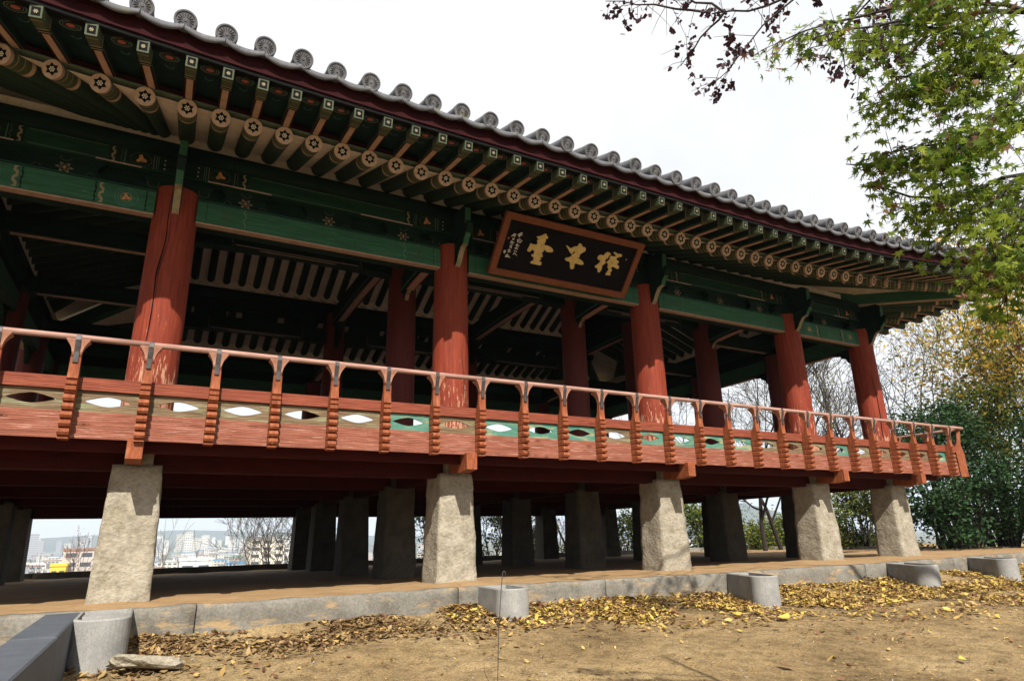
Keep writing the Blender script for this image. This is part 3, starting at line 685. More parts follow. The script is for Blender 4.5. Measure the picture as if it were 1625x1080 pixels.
def fly_mesh(Ln=1.06):
    mb = MB(); w0, w1, h0, h1 = .060, .058, .070, .066
    def X(y): return w0+(w1-w0)*y/Ln
    V = [(sx*X(y), y, sz*(h0 if y == 0 else h1)) for y in (0, Ln) for sz in (-1, 1) for sx in (-1, 1)]
    mb.add(V, [(0, 1, 3, 2), (4, 6, 7, 5), (0, 4, 5, 1), (2, 3, 7, 6), (0, 2, 6, 4), (1, 5, 7, 3)], 0)
    def under(y0, y1, a, e, m_):
        mb.add([(-a*w0, y0, -h0-e), (a*w0, y0, -h0-e), (a*w0, y1, -h0-e+(h0-h1)*y1/Ln), (-a*w0, y1, -h0-e+(h0-h1)*y1/Ln)], [(3, 2, 1, 0)], m_)
    under(.0, .20, .98, .002, 1); under(.045, .06, .98, .004, 2); under(.20, .22, .98, .003, 2); under(.235, .25, .98, .003, 4); under(.25, .268, .98, .003, 2)
    under(.29, Ln, .97, .002, 7); under(.29, Ln, .62, .004, 3)
    for sx in (-1, 1):                                   # painted sides near the end
        mb.add([(sx*(w0+.002), 0, -h0), (sx*(w0+.002), .20, -h0), (sx*(w0+.002), .20, h0), (sx*(w0+.002), 0, h0)], [(0, 1, 2, 3)], 1)
        mb.add([(sx*(w0+.003), .20, -h0), (sx*(w0+.003), .222, -h0), (sx*(w0+.003), .222, h0), (sx*(w0+.003), .20, h0)], [(0, 1, 2, 3)], 2)
        mb.add([(sx*(w0+.002), .25, -h0), (sx*(w0+.002), Ln, -h0), (sx*(w0+.002), Ln, -h0+.022), (sx*(w0+.002), .25, -h0+.022)], [(0, 1, 2, 3)], 6)
    q = lambda s_, y, m_: mb.add([(-w0*s_, y, -h0*s_), (w0*s_, y, -h0*s_), (w0*s_, y, h0*s_), (-w0*s_, y, h0*s_)], [(0, 1, 2, 3)], m_)
    q(1, -.001, 1); q(.70, -.003, 4)
    for j in range(6):
        a = j*math.pi/3; mb.add([(0, -.005, 0), (.019*math.cos(a-.4), -.005, .019*math.sin(a-.4)), (.025*math.cos(a), -.005, .025*math.sin(a)), (.019*math.cos(a+.4), -.005, .019*math.sin(a+.4))], [(0, 1, 2, 3)], 5)
    return mb.mesh('flying_rafter', [DARKBOARD, OLIVE, GOLD_L, PEACH, BLACK, GOLD_L, OLIVE, MAROON])
def rosette_mesh():
    mb = MB()
    def ring(r0, r1, m_, z, n=16, sx=1.5):
        V = [(r*sx*math.cos(2*math.pi*i/n), r*math.sin(2*math.pi*i/n)*1.3, z) for i in range(n) for r in (r0, r1)]
        mb.add(V, [(2*i, 2*i+1, 2*((i+1) % n)+1, 2*((i+1) % n)) for i in range(n)], m_)
    ring(.062, .071, 0, 0); ring(.046, .051, 0, 0); ring(0, .030, 1, -.001); ring(0, .010, 2, -.003, 8)
    sw = MB(); V = []
    for i in range(9):
        t = math.pi*i/8
        for r in (.040, .050): V.append((r*math.cos(t), .20+r*math.sin(t)*1.2, 0))
    sw.add(V, [(2*i, 2*i+1, 2*i+3, 2*i+2) for i in range(8)], 0)
    return mb.mesh('painted_rosette', [LATHG, ROSE, GOLD_L, TEALLINE]), sw.mesh('painted_swirl', [TEALLINE])
RAFT_S, FLY = rafter_mesh(4.62), fly_mesh(); ROSM, SWM = rosette_mesh()
def frame(P, Dv):
    Y = Dv.normalized(); X = Y.cross(Vector((0, 0, 1))).normalized(); Z = X.cross(Y)
    m = Matrix((X, Y, Z)).transposed().to_4x4(); m.translation = P; return m
def round_tile_mesh():
    mb = MB(); n = 14; r = .118; L_ = 1.15
    V = [((r+.002*(y > .3))*math.cos(math.pi*2*i/n), y, (r)*math.sin(math.pi*2*i/n)) for y in (0, .30, .304, L_) for i in range(n)]
    mb.add(V, [(j*n+i, j*n+(i+1) % n, (j+1)*n+(i+1) % n, (j+1)*n+i) for j in range(3) for i in range(n)], 0, True)
    return mb.mesh('round_tile', [TILE])
def medallion_mesh():
    mb = MB(); n = 28; R0 = .124
    def lay(r_, y_): return [(r_*math.cos(2*math.pi*i/n), y_, r_*math.sin(2*math.pi*i/n)) for i in range(n)]
    V = lay(R0, .05)+lay(R0, -.012)+lay(R0-.006, -.018)+lay(R0-.020, -.018)+lay(R0-.026, -.006)+lay(.018, -.006)+lay(.014, -.014)
    mb.add(V, [(j*n+i, j*n+(i+1) % n, (j+1)*n+(i+1) % n, (j+1)*n+i) for j in range(6) for i in range(n)], 0, False)
    mb.add(lay(.014, -.014), [tuple(range(n))], 0)
    for k in range(16):                                 # petals in relief
        a = 2*math.pi*k/16; da = .105
        P = [(.026, a), (.058, a-da), (.084, a-da*.85), (.091, a), (.084, a+da*.85), (.058, a+da)]
        V = [(r_*math.cos(t), -.006, r_*math.sin(t)) for r_, t in P]+[(.060*math.cos(a), -.017, .060*math.sin(a)), (.080*math.cos(a), -.017, .080*math.sin(a))]
        mb.add(V, [(0, 1, 6), (1, 2, 7, 6), (2, 3, 7), (3, 4, 7), (4, 5, 6, 7), (5, 0, 6)], 0)
    return mb.mesh('tile_medallion', [TILE])
TILE_D, MEDAL = round_tile_mesh(), medallion_mesh()
def pan_tile_mesh(w_):
    """concave end tile with a drooping lip; local x across, y inward"""
    mb = MB(); n = 10; V = []
    def zz(t): return -.038*(1-(2*t-1)**2)
    for (y, dz) in ((-.050, -.085), (-.03, .0), (0, .004), (.6, .03)):
        for i in range(n+1):
            t = i/n; droop = dz*(1 if dz > -.05 else (.72+.28*math.sin(math.pi*t)))
            V.append(((t-.5)*w_, y, zz(t)+droop))
    for (y, dz) in ((.6, .0), (0, -.022), (-.028, -.085)):
        for i in range(n+1):
            t = i/n; V.append(((t-.5)*w_, y, zz(t)+dz*(1 if y >= 0 else (.72+.28*math.sin(math.pi*t)))))
    m = n+1; mb.add(V, [(j*m+i, j*m+i+1, (j+1)*m+i+1, (j+1)*m+i) for j in range(6) for i in range(n)]+[(6*m+i, 6*m+i+1, i+1, i) for i in range(n)], 0, True)
    return mb.mesh('pan_tile', [TILE])
PAN = pan_tile_mesh(.43)
INNER = 2.633                                            # depth of the outer bay
for S in SIDES:
    nm, c, a, u, half, st = S
    sI = half-2.794 if half > 6 else half-2.633         # stations of the inner corner
    nst = int(round(2*sI/DR)) if nm in ('front', 'back') else int(round(2*sI/DR))
    straight = [-sI+2*sI*k/nst for k in range(nst+1)]
    corner = half+O_R+.48
    nf = 10; fan = [sI+(corner-.22-sI)*k/nf for k in range(1, nf+1)]
    Cz = Z_R+.12+SLOPE*(O_R+.55)
    rows = []                                            # (s, end point, tail point)
    for s in straight: rows.append((s, eave_pt(S, s, O_R, Z_R), c+a*s-u*INNER+Vector((0, 0, Z_R+SLOPE*(O_R+INNER))), False))
    for s in fan:
        for sg in (-1, 1):
            tail = c+a*sg*(sI+.25)-u*.75+Vector((0, 0, Z_R+SLOPE*(O_R+.75)))
            rows.append((sg*s, eave_pt(S, sg*s, O_R, Z_R), tail, True))
    rows.sort(key=lambda r_: r_[0])
    for s, E, T, fanned in rows:
        T2 = T
        if fanned:
            me = rafter_mesh((T-E).length, .115, .07)
        else: me = RAFT_S
        inst('rafter', me, PAV, frame(E, T-E))
    # soffit plaster over the rafters (quads between neighbours)
    mb = MB(); up = Vector((0, 0, .055))
    P = []
    for s, E, T, fanned in rows:
        d = (T-E).normalized(); P.append((E+d*.02+up, T+up))
    P = [(eave_pt(S, -corner, O_R, Z_R)+up, P[0][1])]+P+[(eave_pt(S, corner, O_R, Z_R)+up, P[-1][1])]
    for (e0, t0), (e1, t1) in zip(P[:-1], P[1:]):
        mb.add([e0, e1, t1, t0], [(0, 1, 2, 3)] if (t0-t1).length > 1e-4 else [(0, 1, 2)], 0)
    mb.build('soffit_plaster', CREAM, PAV, fix=False)
    # soffit closing over the corner bay
    for sg in (-1, 1):
        mb = MB(); k1 = c+a*sg*(sI+.25)-u*.75; k1.z = Z_R+SLOPE*(O_R+.75)+.055
        k2 = c+a*sg*sI-u*INNER; k2.z = Z_R+SLOPE*(O_R+INNER)+.055
        k3 = c+a*sg*(half-.75); k3 = k3-u*(2.633+.0 if half > 6 else 2.794)*.92; k3.z = k1.z
        mb.add([k1, k2, eave_pt(S, sg*corner, O_R, Z_R)+Vector((0, 0, .055))], [(0, 1, 2)]); mb.build('corner_soffit', CREAM, PAV, fix=False)
    # plaster filling above the purlin between rafters, inner and outer faces
    mb = MB(); segs = 24
    for o_ in (-.10,):
        for k in range(segs):
            s0, s1 = -half+2*half*k/segs, -half+2*half*(k+1)/segs
            mb.add([c+a*s0+u*o_+Vector((0, 0, 7.20)), c+a*s1+u*o_+Vector((0, 0, 7.20)), c+a*s1+u*o_+Vector((0, 0, 7.47)), c+a*s0+u*o_+Vector((0, 0, 7.47))], [(0, 1, 2, 3)])
    mb.build('purlin_plaster', CREAM, PAV, fix=False)
    # boards riding over the rafter ends: green strip, dark red strip
    def strip(name, o0, o1, z0, z1, m_, n_=40, smax=None):
        mb = MB(); mx_ = smax or half+o1+.30
        for k in range(n_):
            s0, s1 = -mx_+2*mx_*k/n_, -mx_+2*mx_*(k+1)/n_
            V = [eave_pt(S, s, o, z) for s in (s0, s1) for (o, z) in ((o0, z0), (o1, z0), (o1, z1), (o0, z1))]
            F = [(0, 1, 5, 4), (1, 2, 6, 5), (2, 3, 7, 6), (3, 0, 4, 7)]
            if k == 0: F.append((3, 2, 1, 0))
            if k == n_-1: F.append((4, 5, 6, 7))
            mb.add(V, F, 0)
        return mb.build(name, m_, PAV)
    strip('rafter_end_board', O_R-.16, O_R+.012, Z_R+.118, Z_R+.138, LATHG)
    strip('rafter_end_lath', O_R-.14, O_R+.003, Z_R+.139, Z_R+.215, MAROON)
    # flying rafters
    fly_rows = [(s, 0) for s in straight]+[(sg*(sI+(half+O_B+.12-sI)*k/(nf+1)), sg*min(.42, .05+.045*k)) for k in range(1, nf+2) for sg in (-1, 1)]
    fly_rows.sort()
    FP = []
    for s, sk in fly_rows:
        E = eave_pt(S, s, O_B, Z_B); T = eave_pt(S, s-sk*1.1, O_B-1.05, Z_B+.16); FP.append((E, T))
        inst('flying_rafter', FLY, PAV, frame(E, T-E))
    for (e0, t0), (e1, t1) in zip(FP[:-1], FP[1:]):
        E = (e0+e1)/2; T = (t0+t1)/2; d = (T-E).normalized()
        inst('painted_rosette', ROSM, PAV, frame(E+d*.17+Vector((0, 0, .062)), T-E)); inst('painted_swirl', SWM, PAV, frame(E+d*.17+Vector((0, 0, .062)), T-E))
    mb = MB()                                            # dark boards above the flying rafters
    n_ = 60; mxs = half+O_B+.30
    for k in range(n_):
        s0, s1 = -mxs+2*mxs*k/n_, -mxs+2*mxs*(k+1)/n_
        V = [eave_pt(S, s0, O_B+.02, Z_B+.071), eave_pt(S, s1, O_B+.02, Z_B+.071), eave_pt(S, s1, O_B-1.15, Z_B+.24), eave_pt(S, s0, O_B-1.15, Z_B+.24)]
        mb.add(V, [(0, 1, 2, 3)], 0)
    mb.build('eave_board', DARKBOARD, PAV, fix=False)
    strip('eave_lath', O_B-.10, O_B+.012, Z_B+.075, Z_B+.125, BLACK, 60)
    strip('fascia_board', O_B-.12, O_B+.035, Z_B+.126, Z_T-.072, MAROON, 60)
    # tiles
    tw = .440; nt_ = int((half+O_T)*2/tw); off = -nt_*tw/2
    if nm == 'front': off = (.945-CX) - math.floor((.945-CX+half+O_T)/tw)*tw
    k = 0
    while off+k*tw < half+O_T+.2:
        s = off+k*tw; k += 1
        E = eave_pt(S, s, O_T, Z_T); Dv = -u+Vector((0, 0, .30))
        Mx = frame(E, Dv) @ Matrix.Translation((random.uniform(-.006, .006), random.uniform(-.02, .02), random.uniform(-.006, .008))) @ Matrix.Rotation(rad(random.uniform(-1.6, 1.6)), 4, 'X')
        o = inst('round_tile', TILE_D, PAV, Mx); inst('tile_medallion', MEDAL, o, Matrix.Rotation(random.uniform(0, 6.2), 4, 'Y') @ Matrix.Rotation(rad(random.uniform(-3, 3)), 4, 'X'))
        E2 = eave_pt(S, s+tw/2, O_T-.03, Z_T-.050+random.uniform(-.004, .004)); E3 = eave_pt(S, s+tw, O_T-.03, Z_T); E4 = eave_pt(S, s, O_T-.03, Z_T)
        m_ = frame(E2, Dv); slope = math.atan2((E3-E4).z, tw)
        sgn = 1 if (E3-E4).dot(m_.col[0].to_3d()) > 0 else -1
        inst('pan_tile', PAN, PAV, m_ @ Matrix.Rotation(-slope*sgn+rad(random.uniform(-.8, .8)), 4, 'Y'))
# hip rafters under the four corners
for sx in (-1, 1):
    for sy in (-1, 1):
        xc = PX[5] if sx > 0 else PX[0]; yc = PY[4] if sy > 0 else PY[0]
        xi = PX[4] if sx > 0 else PX[1]; yi = PY[3] if sy > 0 else PY[1]
        mb = MB()
        p0 = Vector((xi, yi, 8.30)); p1 = Vector((xc, yc, 7.30)); lz = .30 if sx > 0 else .06
        p2 = Vector((xc+sx*1.9, yc+sy*1.9, 6.88+lz)); p3 = Vector((xc+sx*2.98, yc+sy*2.98, 7.06+lz))
        mb.obox(p0, p1, .24, .30, 0); mb.obox(p1+Vector((0, 0, .002)), p2, .236, .26, 0); mb.obox(p2+(p1-p2).normalized()*.5+Vector((0, 0, .19)), p3, .18, .17, 0)
        d = (p2-p1).normalized(); mb.obox(p1+Vector((0, 0, -.138)), p2+Vector((0, 0, -.138)), .12, .006, 8)
        mb.obox(p2+(p1-p2).normalized()*.02+Vector((0, 0, .02)), p3+Vector((0, 0, -.09)), .10, .006, 8)
        mb.build('hip_rafter', PAL[:8]+[PEACH, PEACH], PAV)

# roof surface (tiled slopes, hips and ridge)
def roof():
    mb = MB(); zr = 10.6; ex = O_T-.25
    ridge = [Vector((PX[1]-.6, CY, zr)), Vector((PX[4]+.6, CY, zr))]
    for S in SIDES:
        nm, c, a, u, half, st = S; n = 48; mx_ = half+O_T-.2
        for k in range(n):
            q = []
            for s in (-mx_+2*mx_*k/n, -mx_+2*mx_*(k+1)/n):
                e = eave_pt(S, s, ex, Z_T+.03)
                if half > 6:
                    x = max(-(sI_f := (PX[4]+.6-CX)), min(sI_f, s)); r_ = Vector((0, 0, 0))+Vector((CX, CY, zr))+a*x
                else: r_ = ridge[1] if nm == 'right' else ridge[0]
                mid = e.lerp(r_, .5)-Vector((0, 0, .28)); q.append((e, mid, r_))
            (e0, m0, r0), (e1, m1, r1) = q
            mb.add([e0, e1, m1, m0], [(0, 1, 2, 3)]); mb.add([m0, m1, r1, r0], [(0, 1, 2, 3)] if (r0-r1).length > 1e-4 else [(0, 1, 2)])
    mb.build('roof', TILE, PAV, fix=False)
    mb = MB(); mb.box(ridge[0].x-.3, ridge[1].x+.3, CY-.16, CY+.16, zr-.1, zr+.45); mb.build('roof_ridge', TILE, PAV)
roof()

# inner roof framing ------------------------------------------------------------
ZI = Z_R+SLOPE*(O_R+INNER)                               # rafter axis over the inner columns
for y in (PY[1], PY[3]):
    for i in range(1, 4):
        mb = MB(); mb.tube([(PX[i], y, ZI-.28), (PX[i+1], y, ZI-.28)], [.17, .17], 16, GD_); mb.build('inner_purlin', PAL, PAV)
        mb = MB(); mb.box(PX[i]+.28, PX[i+1]-.28, y-.12, y+.12, ZI-.72, ZI-.46, GD_); mb.build('purlin_support', PAL, PAV)
        for k in range(3):
            cx_ = PX[i]+(PX[i+1]-PX[i])*(.22, .5, .78)[k]; mb = MB(); mb.box(cx_-.4, cx_+.4, y-.05, y+.05, ZI-.97, ZI-.722, GD_); mb.build('carved_board', PAL, PAV)
        z0 = 6.86 if y < 5 else 7.06
        mb = MB(); mb.prism([(PX[i]+.29, z0), (PX[i]+.8, z0+.02), (PX[i]+1.6, z0+.05), (PX[i+1]-1.6, z0+.05), (PX[i+1]-.8, z0+.02), (PX[i+1]-.29, z0), (PX[i+1]-.29, z0+.42), (PX[i]+.29, z0+.42)],
                 lambda p, q, t, y=y: (p, y+t, q), -.14, .14, GD_)
        mb.box(PX[i]+1.0, PX[i+1]-1.0, y-.10, y-.07, z0+.044, z0+.049, PK_); mb.box(PX[i]+1.0, PX[i+1]-1.0, y-.1435, y-.1415, z0+.06, z0+.075, PK_)
        wavy(mb, ('', Vector((0, y, 0)), Vector((1, 0, 0)), Vector((0, -1, 0)), 0, 0), PX[i]+.95, .143, z0+.03, z0+.41, .018, OL_)
        wavy(mb, ('', Vector((0, y, 0)), Vector((1, 0, 0)), Vector((0, -1, 0)), 0, 0), PX[i+1]-.95, .143, z0+.03, z0+.41, .018, OL_)
        mb.build('inner_tie_beam', PAL, PAV)
# upper rafters between inner purlins and ridge
ZRG = ZI+.52*(CY-PY[1])
mbU = {}
up_m = MB(); up_m.tube([(0, 0, 0), (0, 3.49, 0)], [.10, .10], 12, 0); UPM = up_m.mesh('upper_rafter', [GREEN_R])
k = 0
while PX[1]+DR*k <= PX[4]+.01:
    x = PX[1]+DR*k; k += 1
    for sg, y in ((1, PY[1]), (-1, PY[3])):
        E = Vector((x+.08, y-sg*.12, ZI+.02)); T = Vector((x+.08, CY, ZRG+.02)); inst('upper_rafter', UPM, PAV, frame(E, T-E))
for sg, y in ((1, PY[1]), (-1, PY[3])):
    mb = MB(); mb.add([(PX[1], y-sg*.15, ZI+.05), (PX[4], y-sg*.15, ZI+.05), (PX[4], CY, ZRG+.08), (PX[1], CY, ZRG+.08)], [(0, 1, 2, 3)])
    mb.add([(PX[1], y+sg*.05, ZI-.13), (PX[4], y+sg*.05, ZI-.13), (PX[4], y+sg*.05, ZI+.11), (PX[1], y+sg*.05, ZI+.11)], [(0, 1, 2, 3)])
    mb.build('upper_plaster', CREAM, PAV, fix=False)
mb = MB(); mb.tube([(PX[1], CY, ZRG-.2), (PX[4], CY, ZRG-.2)], [.18, .18], 14, GD_); mb.build('ridge_purlin', PAL, PAV)
for x, s in ((PX[1], -1), (PX[4], 1)):                   # closed gable boards above the hip slopes
    mb = MB(); mb.prism([(PY[1], ZI-.6), (PY[3], ZI-.6), (PY[3], ZI+.1), (CY, ZRG+.1), (PY[1], ZI+.1)], lambda p, q, t, x=x: (x+t, p, q), -.03, .03, GD_)
    mb.build('gable_board', PAL, PAV)
    mb = MB(); mb.tube([(x, PY[1], ZI-.28), (x, PY[3], ZI-.28)], [.16, .16], 14, GD_); mb.build('cross_purlin', PAL, PAV)
# great beams running into the building over each column pair
def great_beam(x, y0, y1, z, h=.46, w_=.30):
    mb = MB(); n = 10; V = []
    for i in range(n+1):
        t = i/n; y = y0+(y1-y0)*t; cam_ = .07*math.sin(math.pi*t)
        V += [(x-w_/2, y, z+cam_), (x-w_/2+.03, y, z-.03+cam_), (x+w_/2-.03, y, z-.03+cam_), (x+w_/2, y, z+cam_), (x+w_/2, y, z+h+cam_), (x-w_/2, y, z+h+cam_)]
    mb.add(V, [(6*i+j, 6*i+(j+1) % 6, 6*i+6+(j+1) % 6, 6*i+6+j) for i in range(n) for j in range(6)]+[(5, 4, 3, 2, 1, 0), tuple(range(6*n, 6*n+6))], GD_)
    for (a, b, m_, e) in ((-.105, .105, BK_, .0335), (-.085, .085, RO_, .035), (-.06, .06, PE_, .037)):
        V = []
        for i in range(1, n):
            t = i/n; y = y0+(y1-y0)*t; zc = z-e+.07*math.sin(math.pi*t); V += [(x+a, y, zc), (x+b, y, zc)]
        mb.add(V, [(2*i, 2*i+1, 2*i+3, 2*i+2) for i in range(n-2)], m_)
    for sx in (-1, 1):
        V = []
        for i in range(n+1):
            t = i/n; y = y0+(y1-y0)*t; zc = z+.02+.07*math.sin(math.pi*t); V += [(x+sx*(w_/2+.002), y, zc), (x+sx*(w_/2+.002), y, zc+.03)]
        mb.add(V, [(2*i, 2*i+1, 2*i+3, 2*i+2) for i in range(n)], TL_)
    return mb.build('great_beam', PAL, PAV)
for x in PX[1:5]: great_beam(x, PY[1]+.1, PY[3]-.1, 7.60)
for x in PX[1:5]:
    for y0, y1 in ((PY[0]+.25, PY[1]-.28), (PY[3]+.28, PY[4]-.25)): great_beam(x, y0, y1, 6.46, .34, .24)
for x, s in ((PX[0], 1), (PX[5], -1)):
    for y in PY[1:4]:
        mb = MB(); xx = PX[1] if s > 0 else PX[4]
        mb.box(min(x+s*.28, xx-s*.28), max(x+s*.28, xx-s*.28), y-.12, y+.12, 6.50, 6.84, GD_)
        mb.box(min(x+s*.4, xx-s*.4), max(x+s*.4, xx-s*.4), y-.05, y+.05, 6.493, 6.498, PE_); mb.build('cross_tie', PAL, PAV)
# short bracket boards at inner column heads
for x in PX[1:5]:
    for y, sg in ((PY[1], 1), (PY[3], -1)):
        mb = MB()
        ctr = [(.28, 6.85), (.34, 6.95), (.45, 7.0), (.50, 7.12), (.62, 7.18), (.68, 7.32), (.85, 7.38), (.9, 7.52)]
        mb.prism(ctr+[(.28, 7.56)], lambda p, q, t, x=x, y=y, sg=sg: (x+t, y+sg*p, q), -.06, .06, GD_); mb.build('inner_bracket', PAL, PAV); mb = MB()
        mb.prism([(p, q-.55) for p, q in ctr]+[(.28, 6.98)], lambda p, q, t, x=x, y=y, sg=sg: (x+t, y-sg*p, q), -.06, .06, GD_)
        for i in range(3):
            (p0, q0), (p1, q1) = ctr[i], ctr[i+1]
            mb.prism([(p0, q0-.55), (p1, q1-.55), (p1+.008, q1-.562), (p0+.008, q0-.562)], lambda p, q, t, x=x, y=y, sg=sg: (x+t, y-sg*p, q), -.04, .04, GL_ if i % 2 else PE_)
        mb.build('inner_bracket', PAL, PAV)

# ------------------------------------------------------------------ NAME BOARD (leans forward under the eave)
def name_board():
    B = tag(empty('name_board', (6.42, .70, 6.0)), 'black name board with gold brush characters in an orange frame, leaning out under the eave', 'sign board')
    B.rotation_euler = (math.atan2(.84, -.75)-0, 0, 0)       # local x right, local y up along the board, local z towards the viewer
    W_, H_ = 2.99, 1.135
    mb = MB(); mb.box(.10, W_-.10, .10, H_-.10, -.03, .012); mb.build('board', BOARDBLK, B)
    fw = .118; bev = .03
    def rail(P):                                        # trapezoid rail with inward bevel
        mb = MB(); n = len(P); V = [(x, y, -.045) for x, y in P]+[(x, y, .05) for x, y in P]
        mb.add(V, [(0, 1, 2, 3), (7, 6, 5, 4)]+[(i, n+i, n+(i+1) % n, (i+1) % n) for i in range(n)]); mb.build('frame_rail', FRAMEW, B)
    e = .002
    rail([(0, 0), (W_, 0), (W_-fw, fw), (fw, fw)]); rail([(0, H_), (W_, H_), (W_-fw, H_-fw), (fw, H_-fw)])
    rail([(0, e), (fw-e, fw+e), (fw-e, H_-fw-e), (0, H_-e)]); rail([(W_, e), (W_-fw+e, fw+e), (W_-fw+e, H_-fw-e), (W_, H_-e)])
    G1 = [(0.702,0.816),(0.78,0.838),(0.819,0.876),(0.874,0.906),(0.889,0.867),(0.929,0.851),(0.92,0.819),(0.883,0.811),(0.908,0.773),(0.892,0.734),(0.906,0.694),(0.992,0.699),(1.077,0.673),(1.122,0.626),(1.105,0.598),(0.995,0.583),(0.957,0.612),(0.917,0.61),(0.94,0.584),(0.898,0.551),(0.93,0.52),(0.949,0.487),(0.93,0.465),(0.878,0.461),(0.932,0.44),(0.922,0.413),(0.89,0.391),(0.969,0.379),(0.971,0.317),(0.876,0.317),(0.748,0.318),(0.748,0.337),(0.78,0.38),(0.813,0.38),(0.778,0.404),(0.792,0.438),(0.736,0.446),(0.714,0.478),(0.769,0.501),(0.749,0.54),(0.73,0.573),(0.682,0.56),(0.67,0.519),(0.615,0.526),(0.607,0.549),(0.625,0.607),(0.626,0.68),(0.685,0.662),(0.759,0.676),(0.767,0.708),(0.736,0.739),(0.745,0.77),(0.778,0.789),(0.716,0.795)]
    G2 = [(1.334,0.775),(1.364,0.781),(1.46,0.732),(1.514,0.791),(1.586,0.806),(1.584,0.864),(1.639,0.866),(1.682,0.815),(1.748,0.819),(1.775,0.754),(1.723,0.714),(1.676,0.665),(1.695,0.619),(1.65,0.591),(1.695,0.589),(1.802,0.549),(1.835,0.495),(1.751,0.479),(1.631,0.497),(1.666,0.383),(1.586,0.358),(1.537,0.499),(1.431,0.499),(1.402,0.543),(1.508,0.583),(1.531,0.637),(1.465,0.664),(1.409,0.722)]
    G2h = [(1.516,0.664),(1.547,0.709),(1.575,0.705),(1.554,0.646),(1.527,0.636)]
    G3 = [(2.085,0.512),(2.13,0.55),(2.159,0.591),(2.166,0.639),(2.101,0.65),(2.072,0.692),(2.111,0.752),(2.191,0.738),(2.211,0.801),(2.252,0.832),(2.329,0.812),(2.334,0.784),(2.295,0.764),(2.304,0.713),(2.26,0.687),(2.264,0.646),(2.291,0.622),(2.265,0.581),(2.234,0.558),(2.255,0.478),(2.23,0.408),(2.19,0.412),(2.164,0.485),(2.103,0.486)]
    G4 = [(2.305,0.63),(2.333,0.677),(2.357,0.7),(2.328,0.735),(2.354,0.77),(2.403,0.768),(2.456,0.772),(2.454,0.807),(2.4,0.82),(2.38,0.851),(2.411,0.858),(2.485,0.831),(2.546,0.849),(2.593,0.822),(2.571,0.794),(2.512,0.771),(2.487,0.748),(2.504,0.71),(2.554,0.707),(2.575,0.675),(2.55,0.653),(2.547,0.628),(2.602,0.615),(2.623,0.582),(2.603,0.549),(2.551,0.557),(2.5,0.578),(2.458,0.564),(2.442,0.537),(2.488,0.509),(2.488,0.479),(2.461,0.462),(2.491,0.425),(2.486,0.388),(2.44,0.398),(2.391,0.383),(2.382,0.405),(2.404,0.482),(2.416,0.502),(2.362,0.546),(2.356,0.592),(2.392,0.605),(2.327,0.611)]
    G4h = [(2.426,0.683),(2.41,0.632),(2.445,0.633)]
    def glyph(splines, z, name, m):
        cu = bpy.data.curves.new(name, 'CURVE'); cu.dimensions = '2D'; cu.fill_mode = 'BOTH'; cu.extrude = .006; cu.bevel_depth = .0012
        for pts in splines:
            n = len(pts); sm = []
            for i in range(n):                          # one round of corner cutting for a brushed outline
                (x0, y0), (x1, y1) = pts[i], pts[(i+1) % n]; sm += [(x0*.78+x1*.22, y0*.78+y1*.22), (x0*.22+x1*.78, y0*.22+y1*.78)]
            sp = cu.splines.new('POLY'); sp.points.add(len(sm)-1); sp.use_cyclic_u = True
            for i, (x, y) in enumerate(sm): sp.points[i].co = (x, y, 0, 1)
        tmp = bpy.data.objects.new('tmp', cu); COL.objects.link(tmp); bpy.context.view_layer.update()
        me = bpy.data.meshes.new_from_object(tmp.evaluated_get(bpy.context.evaluated_depsgraph_get())); bpy.data.objects.remove(tmp)
        me.materials.clear(); me.materials.append(m); me.name = name
        return inst(name, me, B, Matrix.Translation((0, 0, z)))
    glyph([G1], .0185, 'character', GOLDCH)['label'] = 'gold brush character at the left of the board'
    glyph([G2, G2h], .0185, 'character', GOLDCH)['label'] = 'gold brush character in the middle of the board'
    glyph([G3], .0185, 'character', GOLDCH)['label'] = 'left half of the rightmost gold character'
    glyph([G4, G4h], .0185, 'character', GOLDCH)['label'] = 'right half of the rightmost gold character'
    SM = [((0.345,0.775),(0.406,0.824)),((0.407,0.82),(0.411,0.78)),((0.377,0.796),(0.385,0.741)),((0.355,0.754),(0.42,0.784)),((0.364,0.684),(0.395,0.707)),((0.395,0.707),(0.427,0.697)),((0.363,0.68),(0.377,0.647)),((0.377,0.647),(0.429,0.645)),((0.429,0.645),(0.453,0.687)),((0.382,0.669),(0.417,0.681)),((0.381,0.606),(0.365,0.577)),((0.381,0.606),(0.432,0.581)),((0.386,0.589),(0.394,0.561)),((0.365,0.533),(0.384,0.544)),((0.39,0.548),(0.415,0.551)),((0.372,0.518),(0.395,0.519)),((0.398,0.526),(0.424,0.519)),((0.365,0.476),(0.421,0.475)),((0.386,0.441),(0.367,0.413)),((0.386,0.441),(0.442,0.406)),((0.235,0.725),(0.269,0.774)),((0.263,0.773),(0.305,0.772)),((0.253,0.747),(0.298,0.744)),((0.287,0.766),(0.286,0.724)),((0.264,0.684),(0.296,0.696)),((0.268,0.673),(0.297,0.675)),((0.263,0.642),(0.245,0.603)),((0.265,0.637),(0.316,0.617)),((0.274,0.618),(0.294,0.607)),((0.269,0.586),(0.303,0.581)),((0.258,0.546),(0.278,0.562)),((0.279,0.559),(0.297,0.524)),((0.263,0.529),(0.297,0.517)),((0.246,0.465),(0.293,0.481)),((0.263,0.493),(0.278,0.441)),((0.256,0.437),(0.302,0.452)),((0.171,0.432),(0.206,0.452)),((0.182,0.411),(0.21,0.428)),((0.184,0.453),(0.204,0.403)),((0.237,0.361),(0.257,0.395)),((0.258,0.392),(0.293,0.372)),((0.235,0.346),(0.285,0.352)),((0.283,0.358),(0.325,0.348)),((0.245,0.375),(0.293,0.348))]
